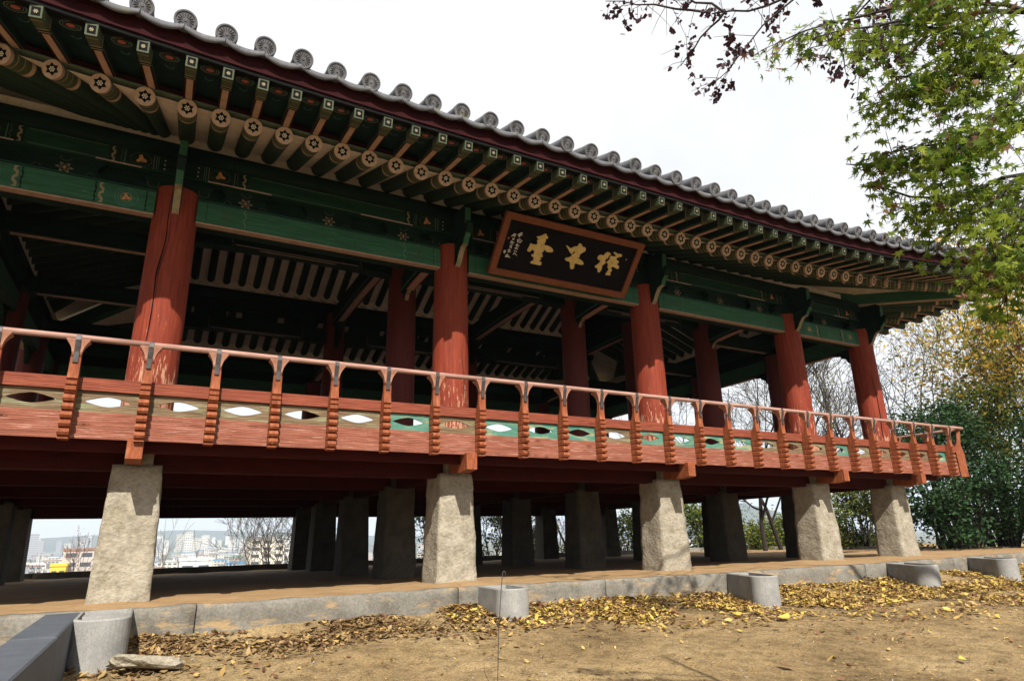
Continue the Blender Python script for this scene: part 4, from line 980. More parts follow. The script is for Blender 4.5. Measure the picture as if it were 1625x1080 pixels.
    for lab, part in (('right', SM[:20]), ('left', SM[20:])):
        mb = MB()
        for i, (a, b) in enumerate(part):
            a, b = Vector(a), Vector(b); d = (b-a).normalized(); nn = Vector((-d.y, d.x)); z0, z1 = .012, .0185+.0002*i; w0, w1 = .0075, .0045
            P = [a-d*.004-nn*w0, b+d*.004-nn*w1, b+d*.004+nn*w1, a-d*.004+nn*w0]
            V = [(q.x, q.y, z) for z in (z0, z1) for q in P]; mb.add(V, [(3, 2, 1, 0), (4, 5, 6, 7)]+[(j, (j+1) % 4, 4+(j+1) % 4, 4+j) for j in range(4)])
        o = mb.build('small_inscription', WHITE, B); o['kind'] = 'stuff'; o['label'] = lab+' column of small pale characters'
    mb = MB(); mb.add([(.189+.016*math.cos(t*math.pi/4), .68+.02*math.sin(t*math.pi/4), .0135) for t in range(8)], [tuple(range(8))]); mb.build('red_seal', ROSE, B)
    mb = MB(); mb.box(2.712, 2.724, .742, .778, .012, .017); mb.build('small_mark', WHITE, B)
    for x in (.42, 2.55):                               # iron hooks holding it on the beam
        mb = MB(); mb.tube([(x, .02, .052), (x, -.03, .05), (x, -.06, .0), (x, -.055, -.05)], [.009]*4, 6); mb.build('iron_hook', IRON, B)
name_board()

# ------------------------------------------------------------------ stone sockets standing against the kerb
def socket(x, yf, wd, lab, slots=1, ang=0., zt=.90):
    """U-shaped granite block: rounded towards the viewer, recessed on top"""
    R_ = wd/2; back = kerb_y(x)-.012; ln = (back-(yf+R_))/math.cos(ang)+.0; h = zt-.05
    T = tag(empty('stone_socket', (x, yf+R_, .05)), lab, 'stone block', 'rounded stone sockets along the kerb'); T.rotation_euler = (0, 0, ang)
    def U(off, n=18):
        r_ = R_-off; P = [(-r_, ln-off*.9)]
        for i in range(n+1): t = math.pi+math.pi*i/n; P.append((r_*math.cos(t), r_*math.sin(t)))
        P.append((r_, ln-off*.9)); return P
    mb = MB(); L0 = [(U(0), -.25), (U(0), h-.012), (U(.012), h), (U(.055), h), (U(.06), h-.05)]
    V = []; n = len(L0[0][0])
    for P, z in L0: V += [(a+.003*N.noise(Vector((a*7, b*7, z*7))), b, z) for a, b in P]
    F = [(j*n+i, j*n+(i+1) % n, (j+1)*n+(i+1) % n, (j+1)*n+i) for j in range(4) for i in range(n)]+[tuple(4*n+i for i in range(n))]
    mb.add(V, F, 0); mb.build('block', BLOCKG, T)
    if slots > 1:
        for k in range(2):
            mb = MB(); y0 = ln*.35+.16*k-.05; mb.box(-R_+.075, R_-.075, y0, y0+.045, h-.045, h-.006); mb.build('divider', BLOCKG, T)
    return T
socket(1.43, -1.20, .50, 'nearest rounded stone socket, beside the long grey slab at the left', 2, 0, .885)
socket(6.02, -.92, .46, 'rounded stone socket in front of the second pillar, behind the thin wire', 1, -.08, .89)
socket(10.18, -1.42, .44, 'pale rounded stone socket in front of the third pillar', 1, -.38, .875)
socket(14.35, -1.50, .44, 'rounded stone socket among deep leaves by the fourth pillar', 1, -.50, .875)
socket(17.45, -1.35, .44, 'farthest rounded stone socket, past the last pillar', 1, -.55, .875)

def slabs():
    T = tag(empty('stone_slab_row', (1.06, -.3, .2)), 'long blue grey stone slabs running out from the kerb at the left edge', 'stone kerb')
    for i, (y0, y1, z) in enumerate(((-2.05, .0, .0), (-4.6, -2.056, -.008))):
        mb = MB(); w_ = .155; b = .012
        P = [(-w_, -.5), (w_, -.5), (w_, .69-b), (w_-b, .69), (-w_+b, .69), (-w_, .69-b)]
        mb.prism(P, lambda p, q, t, z=z: (p-.03*(t < -2.1), t, q+z), y0, y1); mb.build('slab', SLABG, T)
slabs()
def rock():
    mb = MB(); import bmesh
    bm = bmesh.new(); bmesh.ops.create_icosphere(bm, subdivisions=3, radius=1)
    for v in bm.verts:
        k = 1+.28*N.noise(v.co*1.6)+.1*N.noise(v.co*5); v.co = Vector((v.co.x*.33*k, v.co.y*.15*k, max(-.5, min(.55, v.co.z))*.09*k))
    me = bpy.data.meshes.new('flat_rock'); bm.to_mesh(me); bm.free(); me.materials.append(GRANITE)
    o = inst('flat_rock', me); o.location = (1.90, -1.36, .50); o.rotation_euler = (rad(-12), rad(10), rad(10)); tag(o, 'flat broken rock lying in leaves beside the nearest stone socket', 'rock')
rock()
def wire():
    mb = MB(); gz = float(terrain_z(4.37, -3.5))
    P = [(4.365, -3.5, gz-.05), (4.37, -3.5, .42), (4.385, -3.5, .8), (4.42, -3.5, 1.15), (4.428, -3.5, 1.225), (4.436, -3.5, 1.25), (4.450, -3.5, 1.258), (4.458, -3.5, 1.24), (4.457, -3.5, 1.215)]
    mb.tube(P, [.0035]*len(P), 6); tag(mb.build('wire_stake', IRON), 'thin wire stake with a hooked top in front of the second pillar', 'wire')
wire()

# ------------------------------------------------------------------ fallen leaves
def ground_h(x, y):
    z = float(terrain_z(x, y)) + .05*N.noise(Vector((x*.6, y*.6, 0)))+.022*N.noise(Vector((x*2.3, y*2.3, 3)))+.010*N.noise(Vector((x*8, y*8, 5)))
    return z+.13*math.exp(-max(0, kerb_y(x)-y)/.45)*(.7+.5*N.noise(Vector((x*1.7, 0, 9))))
def litter(name, n, sampler, mats, label, smin, smax, parent=None, pile=0):
    V, F, MI = [], [], []
    base = np.array([(-1, 0), (-.45, .42), (.25, .40), (1, 0), (.25, -.40), (-.45, -.42)])
    for _ in range(n):
        x, y = sampler(); s = random.uniform(smin, smax); a = random.uniform(0, 6.28)
        s *= random.choice((.55, .8, 1, 1, 1.25)); tx, ty = random.gauss(0, .30), random.gauss(0, .30); curl = random.uniform(-.4, 1.3)
        z = ground_h(x, y)+.012+(random.random()**2*pile if pile else 0)
        ca, sa = math.cos(a), math.sin(a); o = len(V)
        for (p, q) in base:
            px_, py_ = p*s, q*s*.9; zz = curl*(p*p*.5+q*q*1.2)*s*.6+px_*tx+py_*ty
            V.append((x+px_*ca-py_*sa, y+px_*sa+py_*ca, z+zz+.004+random.uniform(-.003, .003)))
        F += [(o, o+1, o+5, o+5), (o+1, o+2, o+4, o+5), (o+2, o+3, o+4, o+4)]; MI += [_ % len(mats)]*3 if False else [int(random.choice(range(len(mats))))]*3
    me = bpy.data.meshes.new(name); me.from_pydata(V, [], [tuple(dict.fromkeys(f)) for f in F])
    for m_ in mats: me.materials.append(m_)
    me.polygons.foreach_set('material_index', MI); me.update()
    return tag(inst(name, me), label, kind='stuff')
def samp_pile():
    while True:
        x = random.uniform(.9, 24); dens = np.interp(x, [.9, 3, 5.5, 7, 11, 24], [.55, .5, .5, .8, 1, 1])
        w_ = np.interp(x, [.9, 4, 7, 11, 17, 24], [.62, .52, .62, 1.0, 1.7, 2.4]); 
        y = kerb_y(x)-.03-abs(random.gauss(0, 1))*w_
        k = N.noise(Vector((x*1.1, y*1.6, 4)))
        if random.random() < dens*(.55+1.1*k) and y > -5: return x, y
LITTER_M = leaf_mat('fallen_dull_leaf', (.10, .060, .028), (.30, .21, .10), .1)
def samp_left():
    while True:
        x, y = samp_pile()
        if x < 6.2+.8*N.noise(Vector((x, y, 0))): return x, y
def samp_right():
    while True:
        x, y = samp_pile()
        if x >= 5.2: return x, y
litter('fallen_leaves', 5200, samp_left, [LITTER_M, LITTER_M, LITTER_D, LITTER_M, LITTER], 'dull brown leaves drifted along the kerb at the left', .024, .052, pile=.015)
litter('fallen_leaves', 29000, samp_right, [LITTER, LITTER, LITTER_D, LITTER_Y, LITTER_Y, LITTER, LITTER, LITTER, LITTER_D, LITTER], 'brown and yellow leaves drifted deep along the kerb at the right', .026, .056, pile=.045)
def samp_all():
    while True:
        x, y = random.uniform(-1.5, 22), random.uniform(-6.5, -.3)
        if random.random() < .5+.8*N.noise(Vector((x*.7, y*.7, 8))): return x, y
litter('scattered_leaves', 1900, samp_all, [LITTER, LITTER_D, LITTER_D, LITTER], 'small dry leaves scattered over the trodden earth', .018, .042)
def samp_deb(): return random.uniform(-1.5, 18), random.uniform(-7, -.2)
litter('leaf_fragments', 20000, samp_deb, [LITTER_D, LITTER, GRAN_SHADE, BLOCKG, LITTER], 'leaf crumbs and gravel scattered over the earth', .004, .014)
def big_leaf(x, y, s, m, lab, a=0.):
    V = []; P = [(-1, 0), (-.6, .35), (-.1, .52), (.5, .36), (1, 0), (.5, -.34), (-.1, -.5), (-.6, -.33)]
    for p, q in P: V.append((p*s, q*s, .25*s*(abs(p)**2)+.15*s*abs(q)))
    mb = MB(); mb.add([(0, 0, .0)]+V, [(0, 1+i, 1+(i+1) % 8) for i in range(8)]); o = mb.build('fallen_leaf', m); o.location = (x, y, ground_h(x, y)+.035); o.rotation_euler = (.1, -.12, a); tag(o, lab, 'leaf')
big_leaf(9.3, -2.25, .15, LITTER_Y, 'large yellow green leaf lying below the third stone socket', .3)
big_leaf(9.1, -4.55, .07, LITTER_Y, 'small bright yellow leaf alone on the bare earth at the right', .8)
big_leaf(7.3, -3.9, .09, LITTER_D, 'curled dark brown leaf alone on the earth in the middle', 1.8)

# ------------------------------------------------------------------ trees
def grow(start, direction, length, radius, depth, rnd, spread=.55, up=.12, kids=(2, 4), segs=4, shrink=.68, out=None, tips=None, wob=.16, minr=.006):
    """recursive branching; out = list of (points, radii), tips = list of (point, direction)"""
    pts = [Vector(start)]; d = Vector(direction).normalized(); rs = [radius]
    for i in range(segs):
        d = (d+Vector((rnd.gauss(0, wob), rnd.gauss(0, wob), rnd.gauss(0, wob)+up*.3))).normalized()
        pts.append(pts[-1]+d*length/segs); rs.append(max(minr*.8, radius*(1-.45*(i+1)/segs)))
    out.append((pts, rs))
    if depth <= 0: tips.append((pts[-1], d)); tips.append((pts[-2], d)); return
    n = rnd.randint(*kids)
    for k in range(n+1):
        t = 1 if k == 0 else rnd.uniform(.35, .98); i = min(segs-1, int(t*segs)); q = pts[i].lerp(pts[i+1], t*segs-i) if t < 1 else pts[-1]
        ax = d.orthogonal().normalized(); ax = Matrix.Rotation(rnd.uniform(0, 6.28), 3, d) @ ax
        ang = rnd.uniform(.5, 1.3)*spread if k else rnd.uniform(0, .35)*spread
        nd = Matrix.Rotation(ang, 3, ax) @ d; nd = (nd+Vector((0, 0, up))).normalized()
        grow(q, nd, length*shrink*rnd.uniform(.8, 1.15), max(minr, rs[i]*(.62 if k else .8)), depth-1, rnd, spread, up, kids, max(2, segs-1), shrink, out, tips, wob, minr)
def tubes_mesh(name, chains, mat_, sides=(7, 3)):
    V, F = [], []; off = 0
    Vt, Ft = [], []
    for pts, rs in chains:
        n = sides[0] if rs[0] > .05 else sides[1]; P = np.array([tuple(p) for p in pts]); k = len(P)
        T = np.gradient(P, axis=0); T /= np.linalg.norm(T, axis=1)[:, None]+1e-9
        ref = np.array((.3, .5, .81)); A = np.cross(T, ref); A /= np.linalg.norm(A, axis=1)[:, None]+1e-9; B_ = np.cross(T, A)
        th = np.arange(n)*2*np.pi/n
        R_ = P[:, None]+(A[:, None]*np.cos(th)[None, :, None]+B_[:, None]*np.sin(th)[None, :, None])*np.array(rs)[:, None, None]
        V.append(R_.reshape(-1, 3)); i, j = np.meshgrid(np.arange(k-1), np.arange(n), indexing='ij'); i, j = i.ravel(), j.ravel(); jj = (j+1) % n
        F.append(np.stack([off+i*n+j, off+i*n+jj, off+(i+1)*n+jj, off+(i+1)*n+j], 1)); off += k*n
    return np_mesh(name, np.concatenate(V), np.concatenate(F), [mat_], smooth=True)
LEAFSHAPES = {
    'oval': (np.array([(0, 0), (.5, .28), (1, 0), (.5, -.28)]), [(0, 1, 2, 3)]),
    'quad': (np.array([(-.5, -.3), (.5, -.4), (.6, .35), (-.4, .4)]), [(0, 1, 2, 3)])}
def leaves_mesh(name, P, size, mats, rs, flat=.5, droop=0., mi=None, shape='oval'):
    """one small folded face per point, random orientation"""
    n = len(P); S_ = size[0]+(size[1]-size[0])*rs.rand(n)
    az = rs.rand(n)*2*np.pi; el = rs.randn(n)*flat-droop
    X = np.stack([np.cos(az)*np.cos(el), np.sin(az)*np.cos(el), np.sin(el)], 1)
    U = rs.randn(n, 3); U[:, 2] += 1.0; Y = np.cross(X, U); Y /= np.linalg.norm(Y, axis=1)[:, None]+1e-9
    base = LEAFSHAPES[shape][0]
    V = P[:, None]+(X[:, None]*base[None, :, :1]+Y[:, None]*base[None, :, 1:])*S_[:, None, None]
    F = np.arange(n*4).reshape(n, 4)
    if mi is None: mi = rs.randint(0, len(mats), n)
    return np_mesh(name, V.reshape(-1, 3), F, mats, mi)
def tree(name, loc, h, seed, label, cat='tree', group=None, leaf=None, nleaf=0, lsize=(.08, .16), lspread=.35, bark=BARK_G, depth=5, spread=.62, r0=.14, lean=(0, 0), trunk_h=.28, kids=(2, 3), flat=.6, twigr=.008, shrink=.70, multi=1, up=.12):
    rnd = random.Random(seed); rs = np.random.RandomState(seed); T = tag(empty(name, loc), label, cat, group)
    big, small, tips = [], [], []
    for m_ in range(multi):
        out = []; dd = Vector((lean[0]+(rnd.uniform(-.5, .5) if multi > 1 else 0), lean[1]+(rnd.uniform(-.5, .5) if multi > 1 else 0), 1))
        grow((rnd.uniform(-.2, .2)*(multi > 1), rnd.uniform(-.2, .2)*(multi > 1), -.3), dd, h*trunk_h, r0, depth, rnd, spread, up, kids, 4, shrink, out, tips, .14, twigr)
        for c_ in out: (big if c_[1][0] > r0*.35 else small).append(c_)
    inst('trunk', tubes_mesh('trunk', big, bark, (8, 5)), T)
    if small: 
        o = inst('twigs', tubes_mesh('twigs', small, bark, (5, 3)), T); o['kind'] = 'stuff'
    if leaf:
        tp = np.array([tuple(p) for p, d in tips]); P = tp[rs.randint(0, len(tp), nleaf)]+rs.randn(nleaf, 3)*lspread
        o = inst('crown', leaves_mesh('crown', P, lsize, leaf, rs, flat), T); o['kind'] = 'stuff'
    return T
BARK_T = pmat('brown_grey_bark', [(.3, (.045, .036, .030)), (.7, (.10, .082, .068))], (3, 3, .8), 5, .9, .5, .02)
# bare trees behind the building on the right and beyond the far side
gb = 'bare winter trees behind the pavilion'
BT = [((26.5, 10.0, .2), 15, 1, 'slender bare tree seen between the last two columns'), ((30.5, 9.6, .1), 18, 2, 'tall bare tree just right of the last column'),
      ((25.5, 18.5, -1.2), 17, 3, 'bare tree seen left of the fourth column above the railing'), ((33.5, 9.0, -.4), 18, 4, 'bare tree with fine reddish twigs behind the railing corner'),
      ((21.0, 20.2, -2.5), 12, 5, 'bare forked tree seen under the floor between third and fourth pillars'), ((29.0, 14.0, -.3), 17, 6, 'bare tree behind the far end of the railing'),
      ((8.6, 24.5, -4.4), 12, 7, 'bare spreading tree seen under the floor right of the first pillar'), ((15.6, 18.5, -2), 9, 8, 'bare tree seen under the floor right of the second pillar')]
for i, (loc, h, sd, lab) in enumerate(BT):
    tree('bare_tree', loc, h, 40+sd, lab, group=gb, depth=6, kids=(2, 2), spread=.80, bark=BARK_T, r0=.15 if i != 4 else .2, trunk_h=.26, leaf=[LEAF_P, LEAF_Y] if i == 3 else None, nleaf=700, lsize=(.05, .09), lspread=.12, twigr=.010, shrink=.74,
         lean=(-.35, -.1) if i == 6 else (0, 0))
tree('bare_tree', (23.4, 10.2, .1), 8, 91, 'slim dark trunked tree seen under the floor left of the fourth pillar', depth=4, spread=.6, r0=.11, trunk_h=.5, twigr=.012, bark=BARK, leaf=[LEAF_YG], nleaf=500, lsize=(.05, .10), lspread=.3)
tree('bare_tree', (25.3, 10.9, .0), 8, 92, 'second slim trunk seen under the floor left of the fourth pillar, with yellow green leaves', depth=4, spread=.6, r0=.10, trunk_h=.5, twigr=.012, bark=BARK, leaf=[LEAF_YG], nleaf=900, lsize=(.05, .10), lspread=.3)
tree('bare_tree', (25.6, 6.9, .2), 8, 93, 'leaning bare tree seen between the last two stone pillars', depth=4, spread=.8, r0=.12, trunk_h=.4, twigr=.012, bark=BARK_T, lean=(.5, 0))
tree('small_bare_tree', (3.9, 40, -13), 15, 71, 'pale thin bare tree in front of the hazy city, right of the first pillar', depth=5, spread=.5, r0=.12, trunk_h=.45, twigr=.014)
tree('red_twig_shrub', (-1.3, 32, -8.2), 9.2, 72, 'reddish twiggy bush in front of city roofs, left of the first pillar', 'bush', depth=5, spread=.6, r0=.08, trunk_h=.5, twigr=.012, leaf=[leaf_mat('red_bud', (.20, .05, .07), (.36, .12, .12), .1)], nleaf=900, lsize=(.05, .12), lspread=.15)
# yellow and green autumn trees at the right
tree('autumn_tree', (29.0, 1.4, .2), 15, 81, 'tall autumn tree with sparse yellow leaves at the right edge', group=None, leaf=[LEAF_Y, LEAF_YG, LEAF_Y], nleaf=11000, lsize=(.11, .22), lspread=.55, depth=6, spread=.62, r0=.16, bark=BARK, kids=(2, 3), trunk_h=.24, shrink=.75)
tree('autumn_tree', (34.2, 4.6, -.6), 17, 82, 'yellow and ochre leaved tree behind the first autumn tree', leaf=[LEAF_Y, LEAF_Y, LEAF_YG], nleaf=11000, lsize=(.12, .24), lspread=.65, depth=6, spread=.65, r0=.16, bark=BARK, kids=(2, 3), trunk_h=.24, shrink=.75)
def bush(loc, rx, ry, h, seed, label, leaf, n, ls=(.08, .17), clumps=46, trunks=6, name='evergreen_shrub'):
    rnd = random.Random(seed); rs = np.random.RandomState(seed); T = tag(empty(name, loc), label, 'shrub'); chains = []
    C_ = []
    for k in range(clumps):
        a = rnd.uniform(0, 6.28); r_ = rnd.uniform(.1, 1)**.6; z = rnd.uniform(.16, 1); w_ = (1-.55*max(0, z-.45)/.55)
        C_.append((rx*r_*math.cos(a)*w_, ry*r_*math.sin(a)*w_, h*z*rnd.uniform(.85, 1.05), rnd.uniform(.35, .75)))
    for c in C_:
        b0 = Vector((c[0]*.15+rnd.uniform(-.3, .3), c[1]*.15+rnd.uniform(-.3, .3), -.2)); m1 = b0.lerp(Vector(c[:3]), .5)+Vector((0, 0, h*.1+rnd.uniform(-.1, .3)))
        chains.append(([b0, b0.lerp(m1, .6)+Vector((rnd.uniform(-.1, .1), rnd.uniform(-.1, .1), 0)), m1, Vector(c[:3])], [.05, .04, .026, .012]))
    inst('stems', tubes_mesh('stems', chains, BARK, (6, 4)), T)
    Cn = np.array(C_); n = int(n*1.7); idx = rs.randint(0, len(Cn), n); R_ = rs.randn(n, 3)*Cn[idx, 3:4]*np.array([.62, .62, .42])
    P = Cn[idx, :3]+R_; P = P[P[:, 2] > .15]
    o = inst('crown', leaves_mesh('crown', P, ls, leaf, rs, .5, .15), T); o['kind'] = 'stuff'
    return T
LEAF_B2 = leaf_mat('dark_glossy_leaf', (.010, .030, .012), (.035, .085, .030), .2)
bush((24.6, 3.4, .45), 2.3, 2.0, 4.9, 1, 'dark green evergreen shrub just right of the last stone pillar', [LEAF_B, LEAF_B2], 9500)
bush((26.6, .6, .4), 2.5, 2.0, 4.9, 2, 'tall dark green evergreen shrub at the right edge', [LEAF_B, LEAF_B2], 10500)
bush((29.5, 4.4, .3), 2.6, 2.2, 6.4, 3, 'yellow green leafy shrub rising behind the dark shrubs', [LEAF_B, LEAF_YG, LEAF_YG], 8500)
bush((27.4, 8.8, .1), 2.2, 2.0, 3.2, 4, 'low shrub seen between the two last stone pillars', [LEAF_B, LEAF_YG], 6000)
bush((21.8, 16.6, -1.2), 3.6, 1.8, 3.6, 5, 'low yellow green shrub under the floor left of the fourth pillar', [LEAF_YG, LEAF_B], 5200)
bush((16.8, 18.6, -2.0), 2.6, 1.6, 6.2, 6, 'green shrub seen under the floor right of the second pillar', [LEAF_B, LEAF_YG], 5200)
bush((25.0, 14.6, -.3), 3.0, 1.8, 3.0, 7, 'shrub seen under the floor beside the fourth pillar', [LEAF_YG, LEAF_B], 5200)
bush((27.6, 12.6, -.1), 2.6, 1.6, 2.2, 10, 'low yellow green shrub behind the slim trunks, under the floor', [LEAF_YG, LEAF_B, LEAF_YG], 5200)
bush((13.8, 20.5, -2.8), 2.4, 1.6, 6.5, 8, 'dark green shrub on the slope behind the second pillar', [LEAF_B, LEAF_B2], 5000)
bush((30.5, -1.2, .3), 2.6, 2.0, 5.8, 9, 'dark shrub beyond the frame end of the kerb', [LEAF_B, LEAF_B2], 5000)

# foreground maple reaching in from the right
def maple():
    T = tag(empty('maple_tree', (5.95, -7.45, 0)), 'maple tree with green star shaped leaves hanging over the upper right', 'tree'); o0 = Vector((5.95, -7.45, 0))
    rnd = random.Random(5); rs = np.random.RandomState(5)
    chains = []; twigs = []; TP = []
    tr = [(5.95, -7.45, -.3), (5.9, -7.5, 1.2), (5.64, -7.53, 2.77), (5.49, -7.54, 3.11), (5.37, -7.59, 3.45), (5.28, -7.74, 4.05), (5.18, -7.90, 4.64), (5.1, -8.0, 5.2)]
    chains.append(([Vector(p)-o0 for p in tr], [.075, .06, .036, .032, .028, .024, .02, .012]))
    B = [[(5.19,-7.57,3.71),(4.91,-7.39,3.68),(4.63,-7.11,3.54)],[(5.19,-7.57,3.71),(4.82,-7.44,3.47),(4.45,-7.37,3.49)],[(5.31,-7.46,3.45),(5.01,-7.32,3.33),(4.75,-7.1,3.34)],[(5.25,-7.51,3.57),(4.88,-7.58,3.71),(4.49,-7.46,3.72)],[(5.21,-7.6,3.94),(4.81,-7.43,3.95),(4.35,-7.1,3.88)],[(5.22,-7.62,4.05),(4.73,-7.27,4.18),(4.36,-6.88,4.02)],[(5.37,-7.41,3.28),(5.14,-7.32,3.09),(4.89,-7.09,3.07)],[(5.37,-7.41,3.28),(4.93,-7.45,3.0),(4.78,-7.2,2.75)],[(5.37,-7.41,3.28),(4.87,-7.49,2.83),(4.78,-7.38,2.56)],[(5.45,-7.34,3.07),(4.81,-7.51,2.63),(4.72,-7.45,2.42)],[(5.31,-7.46,3.45),(4.89,-7.23,3.2),(4.67,-6.94,3.32)],[(5.42,-7.37,3.16),(4.98,-7.2,3.0),(4.66,-7.05,3.17)],[(5.22,-7.54,3.65),(4.72,-7.6,3.23),(4.48,-7.48,3.01)],[(5.45,-7.34,3.07),(5.08,-7.32,2.86),(4.97,-7.15,2.58)],[(5.25,-7.57,3.87),(4.71,-7.67,3.77),(4.42,-7.55,3.85)],[(5.35,-7.44,3.36),(4.68,-7.65,2.74),(4.62,-7.62,2.47)]]
    DENS = [56, 48, 62, 60, 28, 24, 50, 22, 40, 36, 24, 22, 64, 16, 44, 56]
    for b, dn in zip(B, DENS):
        p0, p1, p2 = [Vector(q)-o0 for q in b]; p0 += Vector((.075, -.135, 0)); pts = []
        for i in range(9):
            t = i/8; q = p0*(1-t)**2+p1*2*t*(1-t)+p2*t*t; pts.append(q+Vector((rnd.gauss(0, .01), rnd.gauss(0, .01), rnd.gauss(0, .01))))
        chains.append((pts, [.014-.011*i/8 for i in range(9)]))
        for k in range(dn):
            t = rnd.uniform(.22, 1)**.8; i = min(7, int(t*8)); q = pts[i].lerp(pts[i+1], t*8-i)
            d = Vector((rnd.gauss(-.25, .6), rnd.gauss(.15, .6), rnd.gauss(-.25, .4))).normalized(); L_ = rnd.uniform(.12, .28)*(1.1-.5*t)
            tw = [q, q+d*L_*.5+Vector((0, 0, -.01)), q+d*L_+Vector((0, 0, -.05*L_/.3))]; twigs.append((tw, [.0026, .002, .0012]))
            for j in range(rnd.randint(5, 9)):
                u_ = rnd.uniform(.25, 1.05); TP.append(tuple(tw[0].lerp(tw[2], u_)+Vector((rnd.gauss(0, .04), rnd.gauss(0, .04), rnd.gauss(-.02, .035)))))
    inst('trunk', tubes_mesh('trunk', chains, BARK, (10, 6)), T)
    o = inst('twigs', tubes_mesh('twigs', twigs, BARK, (4, 3)), T); o['kind'] = 'stuff'
    # seven-lobed leaves
    P = np.array(TP); n = len(P); s = .025+.020*rs.rand(n); lob = [(-128, .45), (-88, .72), (-45, .92), (0, 1.05), (45, .92), (88, .72), (128, .45)]
    out = [(-.02, -.16)]
    for i, (a, r_) in enumerate(lob):
        out.append((r_*math.sin(rad(a)), r_*math.cos(rad(a))+.0))
        if i < 6: am = (a+lob[i+1][0])/2; out.append((.30*math.sin(rad(am)), .30*math.cos(rad(am))))
    out = [(x, -y) for x, y in out]                      # tips hang down
    out = np.array(out)
    k = len(out); az = rs.rand(n)*6.283; tilt = rs.randn(n)*.5+.25
    Yd = np.stack([np.cos(az)*np.sin(tilt), np.sin(az)*np.sin(tilt), np.cos(tilt)], 1)     # leaf stalk side up
    A = np.stack([-np.sin(az), np.cos(az), rs.randn(n)*.35], 1); X = A-Yd*(A*Yd).sum(1)[:, None]; X /= np.linalg.norm(X, axis=1)[:, None]; Z = np.cross(X, Yd)
    V = P[:, None]+(X[:, None]*out[None, :, :1]+Yd[:, None]*out[None, :, 1:]+Z[:, None]*(-.22*(out**2).sum(1))[None, :, None])*s[:, None, None]
    V = np.concatenate([P[:, None], V], 1).reshape(-1, 3); F = []
    b = np.arange(n)*(k+1)
    F = np.stack([np.stack([b, b+1+i, b+1+(i+1) % k], 1) for i in range(k)], 1).reshape(-1, 3)
    mi = np.repeat((rs.rand(n) < .06).astype(int), k)
    o = inst('crown', np_mesh('crown', V, F, [LEAF_G, LITTER_D], mi), T); o['kind'] = 'stuff'
maple()
def dark_tree():
    """tree with shrivelled purple leaves, trunk right of the frame"""
    o0 = Vector((13.6, -11.6, 0)); T = tag(empty('purple_leaf_tree', o0), 'tree with bare dark twigs and shrivelled purple leaves reaching across the top', 'tree')
    rnd = random.Random(9); rs = np.random.RandomState(9); chains, twigs, TP = [], [], []
    tr = [(13.6, -11.6, -.6), (13.5, -11.5, 3), (13.0, -11.0, 6.4), (12.1, -9.4, 8.2), (10.4, -7.4, 8.7), (8.8, -6.5, 8.3)]
    chains.append(([Vector(p)-o0 for p in tr], [.16, .13, .10, .07, .045, .03]))
    B = [[(8.8,-6.5,8.3),(7.9,-6.2,7.7),(7.02,-5.89,6.87),(6.63,-5.34,6.62),(6.25,-4.95,6.71)],[(6.25,-4.95,6.71),(5.77,-4.64,6.87),(5.42,-4.26,7.11)],[(6.34,-5.04,6.69),(6.25,-4.75,6.56),(6.2,-4.49,6.38)],
         [(7.02,-5.89,6.87),(6.62,-5.64,6.52),(6.35,-5.2,6.17),(6.28,-4.81,5.94)],[(8.8,-6.5,8.3),(7.05,-6.24,6.4),(6.84,-5.84,5.93),(6.67,-5.69,5.87)],[(7.05,-6.24,6.4),(6.64,-5.96,5.75),(6.78,-5.88,5.52)],[(6.34,-5.04,6.69),(6.0,-4.79,6.96),(5.72,-4.53,7.11)],
         [(10.4,-7.4,8.7),(8.4,-6.7,7.0),(7.2,-6.3,5.75),(6.8,-6.0,5.55)],[(8.8,-6.5,8.3),(7.8,-6.4,6.9),(7.0,-6.3,5.9),(6.85,-6.25,5.5)]]
    DN = [22, 16, 12, 22, 16, 14, 12, 60, 60]
    for b, dn in zip(B, DN):
        pts = [Vector(q)-o0 for q in b]; full = []
        for i in range(len(pts)-1):
            for t in (0, .33, .66): full.append(pts[i].lerp(pts[i+1], t)+Vector((rnd.gauss(0, .02), rnd.gauss(0, .02), rnd.gauss(0, .02))))
        full.append(pts[-1]); r0 = .028 if len(b) == 5 else .014
        chains.append((full, [max(.004, r0*(1-.8*i/len(full))) for i in range(len(full))]))
        for k in range(dn):
            i = rnd.randint(max(0, len(full)//2-2), len(full)-2); q = full[i].lerp(full[i+1], rnd.random())
            d = Vector((rnd.gauss(-.2, .6), rnd.gauss(.2, .6), rnd.gauss(-.1, .5))).normalized(); L_ = rnd.uniform(.12, .42); tw = [q, q+d*L_*.5, q+d*L_+Vector((0, 0, -.04))]
            twigs.append((tw, [.0038, .003, .0018]))
            if rnd.random() < .75:
                c = tw[2].lerp(tw[0], rnd.random()*.5)
                for j in range(rnd.randint(3, 12)): TP.append(tuple(c+Vector((rnd.gauss(0, .03), rnd.gauss(0, .03), rnd.gauss(-.03, .035)))))
    inst('trunk', tubes_mesh('trunk', chains, BARK, (9, 6)), T); o = inst('twigs', tubes_mesh('twigs', twigs, BARK, (4, 3)), T); o['kind'] = 'stuff'
    o = inst('crown', leaves_mesh('crown', np.array(TP), (.03, .06), [LEAF_P], rs, .9, 0, None, 'quad'), T); o['kind'] = 'stuff'
dark_tree()

